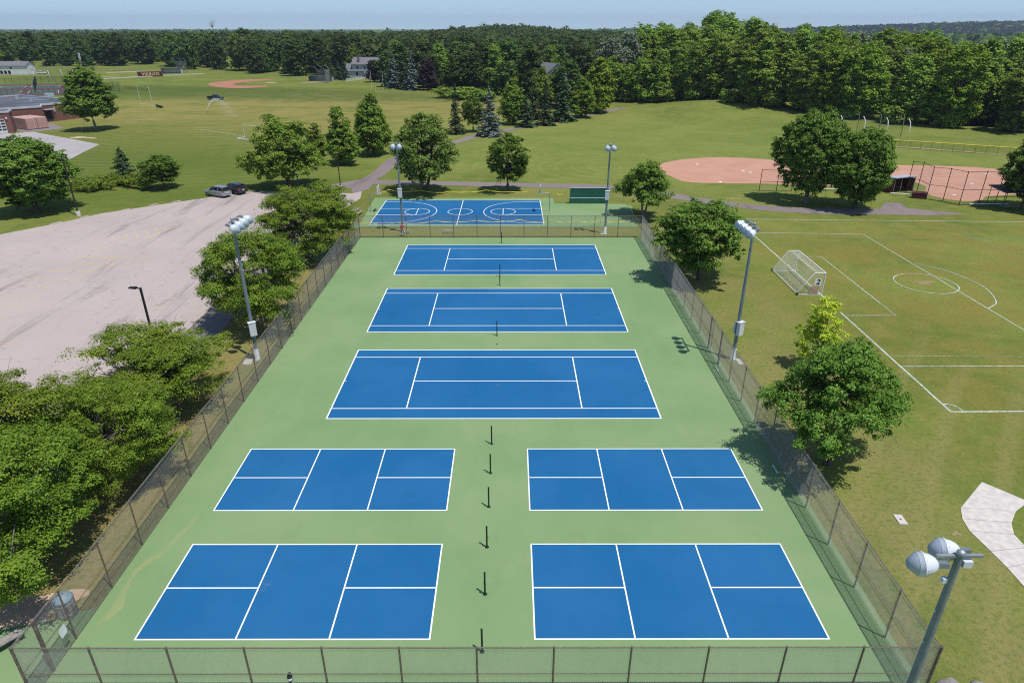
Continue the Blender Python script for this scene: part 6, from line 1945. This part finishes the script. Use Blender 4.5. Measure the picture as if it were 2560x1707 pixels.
# --- woods: every tree of the front rows is its own object
wood = [lump_tree(100 + i, 6.3, 22.0 + 2 * (i % 3), 1.6, 170, 150, 1.6, 0.56, ('round', 'egg', 'tall', 'dome', 'round')[i], M[('leaf_wood', 'leaf_wood', 'leaf_wood_yellow', 'leaf_wood', 'leaf_silver')[i]], 'pale_bark', 0.3, 1, 0.85, 0.0, 0.45, 0.0, 12) for i in range(5)]
far_t = [lump_tree(130 + i, 6.0, (17.0, 20.0, 18.0, 15.0)[i], 0.4, 105, 75, 1.9, 0.9, ('tall', 'round', 'egg', 'dome')[i], M['leaf_far_shaded'], 'bark', 0.3, 1, 0.85, 0.0, 0.45, 0.0, 8) for i in range(4)]
far_sp = spruce(150, 4.0, 17.0, 1.0, M['needle'], 20, 6, 1.0, 0.3, 0.9, 0.35)
purple = lump_tree(160, 5.0, 12.0, 1.5, 90, 70, 1.5, 0.8, 'egg', M['leaf_purple'], 'bark', 0.3, 1, 0.85)
plant(br_c, (10.13, 235.26), 'green tree before the gabled house, left of the dark spruces', 'broad_tree', 0.9, (1.1, 1.1, 1.05))
plant(far_t[1], (18.81, 237.60), 'dark rounded tree before the gabled house', 'broad_tree', 0.9, (0.9, 0.9, 0.72))
plant(br_b, (13.76, 245.18), 'leafy tree standing in front of the gabled house door', 'broad_tree', 4.9, (1.0, 1.0, 0.9))
rnd = random.Random(77)
KIND_W = ['tall leafy green', 'broad-headed green', 'yellow-green', 'low-branched green', 'silvery green']
BINS_W = [(0.22, 'at the left end of the wood'), (0.30, 'in the wood above the left infield'), (0.38, 'in the wood left of the big trees'), (0.46, 'in the wood above the two big trees'), (0.55, 'in the wood behind the batting cage'), (0.66, 'in the wood left of the right infield'), (0.80, 'in the wood above the right infield'), (9.0, 'in the wood at the right edge')]
ROW_W = lambda d: 'front-row' if d < 16 else 'second-row' if d < 34 else 'deep-set'
def scatter(poly_fn, n, mind, rnd, tries=6000):
    pts = []
    for _ in range(tries):
        p = poly_fn(rnd)
        if p and all((p[0] - q[0]) ** 2 + (p[1] - q[1]) ** 2 > (mind * rnd.uniform(0.8, 1.2)) ** 2 for q in pts):
            pts.append(p)
            if len(pts) >= n:
                break
    return pts
EDGE = [(33, 252), (45, 243), (62, 232), (84, 214), (105, 196), (127, 178), (150, 160), (175, 145)]
def edge_pt(s):
    k = s * (len(EDGE) - 1)
    i = min(int(k), len(EDGE) - 2)
    return Vector(EDGE[i]).lerp(Vector(EDGE[i + 1]), k - i)
def wood_pt(r):
    s, dpt = r.random(), r.random() ** 1.9 * 95
    e = edge_pt(s)
    return (e.x + dpt * 0.40 + r.uniform(-2, 2), e.y + dpt * 0.92 + 4)
wp = sorted(scatter(wood_pt, 160, 5.6, rnd), key=lambda p: math.hypot(*p))
for i, p in enumerate(wp):
    dpt = min((Vector(p) - Vector(e)).length for e in EDGE)
    k = rnd.choices(range(5), (5, 4, 1.5 + (2.5 if dpt > 25 else 0), 3, 0.9))[0]
    s = rnd.uniform(0.72, 0.90) * (0.74 if math.hypot(p[0] - 40, p[1] - 250) < 22 else 1.0)
    where = [b for a, b in BINS_W if p[0] / p[1] < a][0]
    plant(wood[k], p, ROW_W(dpt) + ' ' + KIND_W[k] + ' tree ' + where, 'wood_tree', rnd.uniform(0, 6.28), (s * rnd.uniform(1.05, 1.28), s * rnd.uniform(1.05, 1.28), s), 'trees of the wood behind the ball fields')
plant(wood[4], (36, 262), 'pale silvery tree at the left end of the right wood', 'wood_tree', 0.7, (0.9, 0.9, 0.86))
plant(wood[4], (44, 268), 'second silvery tree at the left end of the right wood', 'wood_tree', 2.7, (0.8, 0.8, 0.92))
# undergrowth at the wood's foot
bush = lump_tree(170, 2.6, 3.6, 0.2, 42, 44, 1.0, 0.6, 'round', M['leaf_wood'], 'bark', 0.08, 2, 0.85)
for i in range(16):
    e = edge_pt((i + 0.5) / 16)
    plant(bush, (e.x + rnd.uniform(-1, 2), e.y + rnd.uniform(1, 4)), 'leafy bush at the wood foot, ' + ['by the diagonal path', 'above the left infield', 'behind the batting cage', 'above the right infield'][i // 4], 'bush', rnd.uniform(0, 6), rnd.uniform(0.7, 1.35), 'bushes at the foot of the right wood', 'bush')
# parkland trees behind the left field and round the houses
HOUSES = [(925, 193), (893, 193), (1372, 236), (1384, 230), (1040, 190), (20, 187)]
FEDGE = [(-348.86, 445.88), (-336.68, 471.38), (-289.01, 479.93), (-221.14, 460.96), (-172.14, 427.99), (-127.46, 392.81), (-102.87, 383.18), (-89.01, 398.83), (-61.22, 341.84), (-41.72, 310.48), (-25.99, 291.24), (-12.16, 277.40), (3.44, 261.78), (15.23, 258.78), (29.09, 250.33)]
house_xy = [Vector((o.location.x, o.location.y)) for o in bpy.data.objects if o.name.startswith('house') and o.type == 'EMPTY']
def park_pt(r):
    s = r.random() * (len(FEDGE) - 1)
    i = int(s)
    e = Vector(FEDGE[i]).lerp(Vector(FEDGE[i + 1]), s - i)
    dpt = r.random() ** 1.5 * 150
    d = e.normalized()
    p = e + d * (dpt + 4)
    for hi, hxy in enumerate(house_xy):
        if (p - hxy).length < 10:
            return None
        if hi in (0, 1, 2) and (abs(p.x * hxy.y - p.y * hxy.x) / hxy.length < 4.0 and p.length < hxy.length):
            return None
    return (p.x, p.y)
pp = sorted(scatter(park_pt, 135, 9.5, rnd), key=lambda p: math.hypot(*p))
LAB_F = ['dark tall tree', 'dark round tree', 'dark egg-shaped tree', 'low spreading tree', 'dark spruce', 'mid-green tree', 'fresh green tree']
BINS_F = [(-0.62, 'behind the white house'), (-0.50, 'behind the far batting cage'), (-0.41, 'behind the VIKINGS sign'), (-0.33, 'behind the far red infield'), (-0.26, 'behind the far dugout'), (-0.19, 'round the grey houses'), (-0.12, 'behind the blue-grey spruces'), (-0.05, 'above the straw-coloured field'), (0.02, 'behind the blue spruce'), (9, 'round the gabled house')]
for i, p in enumerate(pp):
    mid_green = p[0] > -150
    k = rnd.choices(range(7), (4, 4, 4, 3, 2.4, 2.8 if mid_green else 1.5, 2.0 if mid_green else 0.5))[0]
    proto = far_t[k] if k < 4 else far_sp if k == 4 else wood[1] if k == 5 else br_c
    s = rnd.uniform(0.8, 1.15)
    if k == 5:
        s *= 0.74
    if k == 6:
        s *= 1.15
    front = math.hypot(*p)
    where = [b for a, b in BINS_F if p[0] / p[1] < a][0]
    edge_d = min((Vector(p) - Vector(FEDGE[j]).lerp(Vector(FEDGE[j + 1]), q / 4)).length for j in range(len(FEDGE) - 1) for q in range(5))
    plant(proto, p, LAB_F[k] + ' in the ' + ('front' if edge_d < 30 else 'middle' if edge_d < 75 else 'back') + ' belt ' + where, 'park_tree', rnd.uniform(0, 6.28), (s * rnd.uniform(0.95, 1.25), s * rnd.uniform(0.95, 1.25), s * (0.9 if p[0] > -70 else 1.0)), 'trees in the belt beyond the left fields')
plant(purple, (-35.36, 302.50), 'large dark purple tree behind the straw-coloured field', 'purple_tree', 0.3, (0.95, 0.95, 1.0))
plant(purple, (-66.59, 346.85), 'small dark purple tree in front of the grey house', 'purple_tree', 1.3, (0.95, 0.95, 0.78))
for i, (q, s) in enumerate((((-56.90, 318.95), 0.95), ((-51.74, 312.62), 1.0), ((-46.42, 306.51), 0.95), ((-42.07, 302.56), 1.02))):
    plant(sp_blue if i % 2 else far_sp, q, ['dark spruce right of the small purple tree', 'blue-grey spruce second right of the small purple tree', 'dark spruce third right of the small purple tree', 'blue-grey spruce touching the large purple tree'][i], 'spruce_tree', i, (1.3 * s, 1.3 * s, 1.25 * s) if i % 2 else (s, s, 0.9 * s))
for i, q in enumerate(((-91.45, 362.85), (-88.40, 365.57), (-84.27, 360.05))):
    plant(sp_dark, q, ['small spruce left of the grey houses, farthest left', 'small spruce left of the grey houses, middle', 'small spruce left of the grey houses, nearest them'][i], 'spruce_tree', i, (1.0, 1.0, 0.75))
for i, q in enumerate(((-22.47, 267.99), (-16.93, 264.92), (-9.91, 258.99))):
    plant(bush, q, ['dark bush behind the thin spruce', 'dark bush behind the small round tree', 'dark bush behind the blue spruce'][i], 'bush', i, (2.6, 1.2, 1.0), None, 'bush')
st = thing('radio_mast', 'thin bare antenna tree standing above the far left wood', 'mast', (-310.0, 760.0, 0))
m = MB().tube([(0, 0, 0), (0, 0, 24)], [0.5, 0.2], 6)
m.build('stem', M['wood_grey'], st)
br = MB()
for k in range(26):
    a, z = rnd.uniform(0, 6.28), rnd.uniform(24, 31)
    br.tube([(0, 0, 23), (4 * math.cos(a) * rnd.random(), 4 * math.sin(a) * rnd.random(), z), (7 * math.cos(a) * rnd.random(), 5 * math.sin(a), z + 1)], [0.12, 0.08, 0.05], 3, False)
br.build('bare_branches', M['wood_grey'], st)

# --- the woodland farther off reads as one mass
def far_mass(name, label, pts, size, quads, leaf, mat_, seed, zs=0.8):
    rs = np.random.RandomState(seed)
    n = len(pts)
    P = np.repeat(pts, quads, axis=0)
    sz = np.repeat(size * rs.uniform(0.7, 1.25, n), quads)
    d = rs.normal(size=(n * quads, 3))
    d /= np.linalg.norm(d, axis=1, keepdims=True)
    d[:, 2] = np.where(rs.uniform(size=len(d)) < 0.75, np.abs(d[:, 2]), d[:, 2])
    r = sz * (0.65 + 0.4 * rs.uniform(size=len(d)))
    pos = P + d * r[:, None] * np.array([1, 1, zs])
    v, q = leaf_quads(rs, pos, d + np.array([0, 0, 0.35]) + rs.normal(size=d.shape) * 0.4, leaf, 0.9)
    o = bpy.data.objects.new(name, np_mesh(name, v, q, mat_))
    col.objects.link(o)
    o['kind'] = 'stuff'
    o['label'] = label
    return o
def fan(n, d0, d1, x0, x1, seed, power=1.4):
    """points in the wedge of land between bearings x0..x1 (x/y slopes) and distances d0..d1"""
    rs = np.random.RandomState(seed)
    d = d0 + (d1 - d0) * rs.uniform(size=n) ** power
    s = rs.uniform(x0, x1, n)
    x, y = s * d, d
    return np.stack([x, y, height(x, y)], 1)
# belt just behind the individual trees
f1 = fan(2100, 430, 1150, -0.95, 0.16, 3, 1.5)
f1 = f1[(f1[:, 1] > 560) | (f1[:, 0] > -170)]
f1[:, 2] += 10 + np.random.RandomState(1).uniform(-3, 4, len(f1))
far_mass('far_wood', 'dark wood stretching away beyond the left fields', f1, 6.5, 46, 2.6, M['leaf_far_shaded'], 5, 0.95)
f2 = np.stack(list(np.random.RandomState(8).normal(size=(2, 420))) + [np.zeros(420)], 1)
f2 = f2 * np.array([62, 55, 0]) + np.array([-5, 895, 0])
f2[:, 2] = height(f2[:, 0], f2[:, 1]) + 10
far_mass('hill_wood', 'dark wooded hill at the centre of the horizon', f2, 6.5, 70, 2.3, M['leaf_far_shaded'], 6, 0.95)
rs_ = np.random.RandomState(12)
s_, d_ = rs_.uniform(0, 1, 620), rs_.uniform(35, 170, 620)
f3 = np.array([[edge_pt(a).x + b * 0.40, edge_pt(a).y + b * 0.92, 0] for a, b in zip(s_, d_)])
f3[:, 2] = height(f3[:, 0], f3[:, 1]) + 10 + rs_.uniform(-4, 3.5, 620)
far_mass('deep_wood', 'leafy depth of the wood behind the ball fields', f3, 5.0, 130, 1.1, M['leaf_wood'], 7, 0.95)
f4 = fan(5200, 1100, 5200, -1.0, 1.1, 4, 1.5)
f4[:, 2] += 7
far_mass('distant_forest', 'blue-green forest far off along the horizon', f4, 17, 22, 11.0, M['leaf_far_shaded'], 9, 0.55)
f5 = np.stack([np.random.RandomState(15).uniform(500, 3600, 3000), np.random.RandomState(16).uniform(2250, 3000, 3000), np.zeros(3000)], 1)
f5[:, 2] = height(f5[:, 0], f5[:, 1]) + 7
far_mass('distant_forest', 'dark wooded ridge on the horizon at the right', f5, 15, 22, 9.0, M['leaf_ridge'], 10, 0.55)

# ---------------------------------------------------------------- haze
hz = MB().box((-9300, -9300, -40), (9300, 9600, 130)).build('haze', None)
hz['kind'] = 'stuff'
hz['label'] = 'thin blue summer haze over the whole landscape'
hm = bpy.data.materials.new('summer_haze')
hm.use_nodes = True
hn = hm.node_tree
hn.nodes.clear()
ho = hn.nodes.new('ShaderNodeOutputMaterial')
hv = hn.nodes.new('ShaderNodeVolumePrincipled')
hv.inputs['Color'].default_value = (0.66, 0.80, 1.0, 1)
hv.inputs['Density'].default_value = 0.00009
hv.inputs['Anisotropy'].default_value = 0.2
hn.links.new(hv.outputs['Volume'], ho.inputs['Volume'])
hz.data.materials.append(hm)

# trees that read alike within one stretch are told apart by their order from the left
by_label = {}
for o in bpy.data.objects:
    if o.get('label') and o.get('category') in ('tree', 'bush'):
        by_label.setdefault(o['label'], []).append(o)
ORDER = ['leftmost', 'second from left', 'third from left', 'fourth from left', 'fifth from left', 'sixth from left']
for lab, objs in by_label.items():
    if len(objs) > 1:
        objs.sort(key=lambda o: o.location.x / o.location.y)
        for i, o in enumerate(objs):
            o['label'] = lab + ', ' + ('rightmost' if i == len(objs) - 1 else ORDER[min(i, 5)])
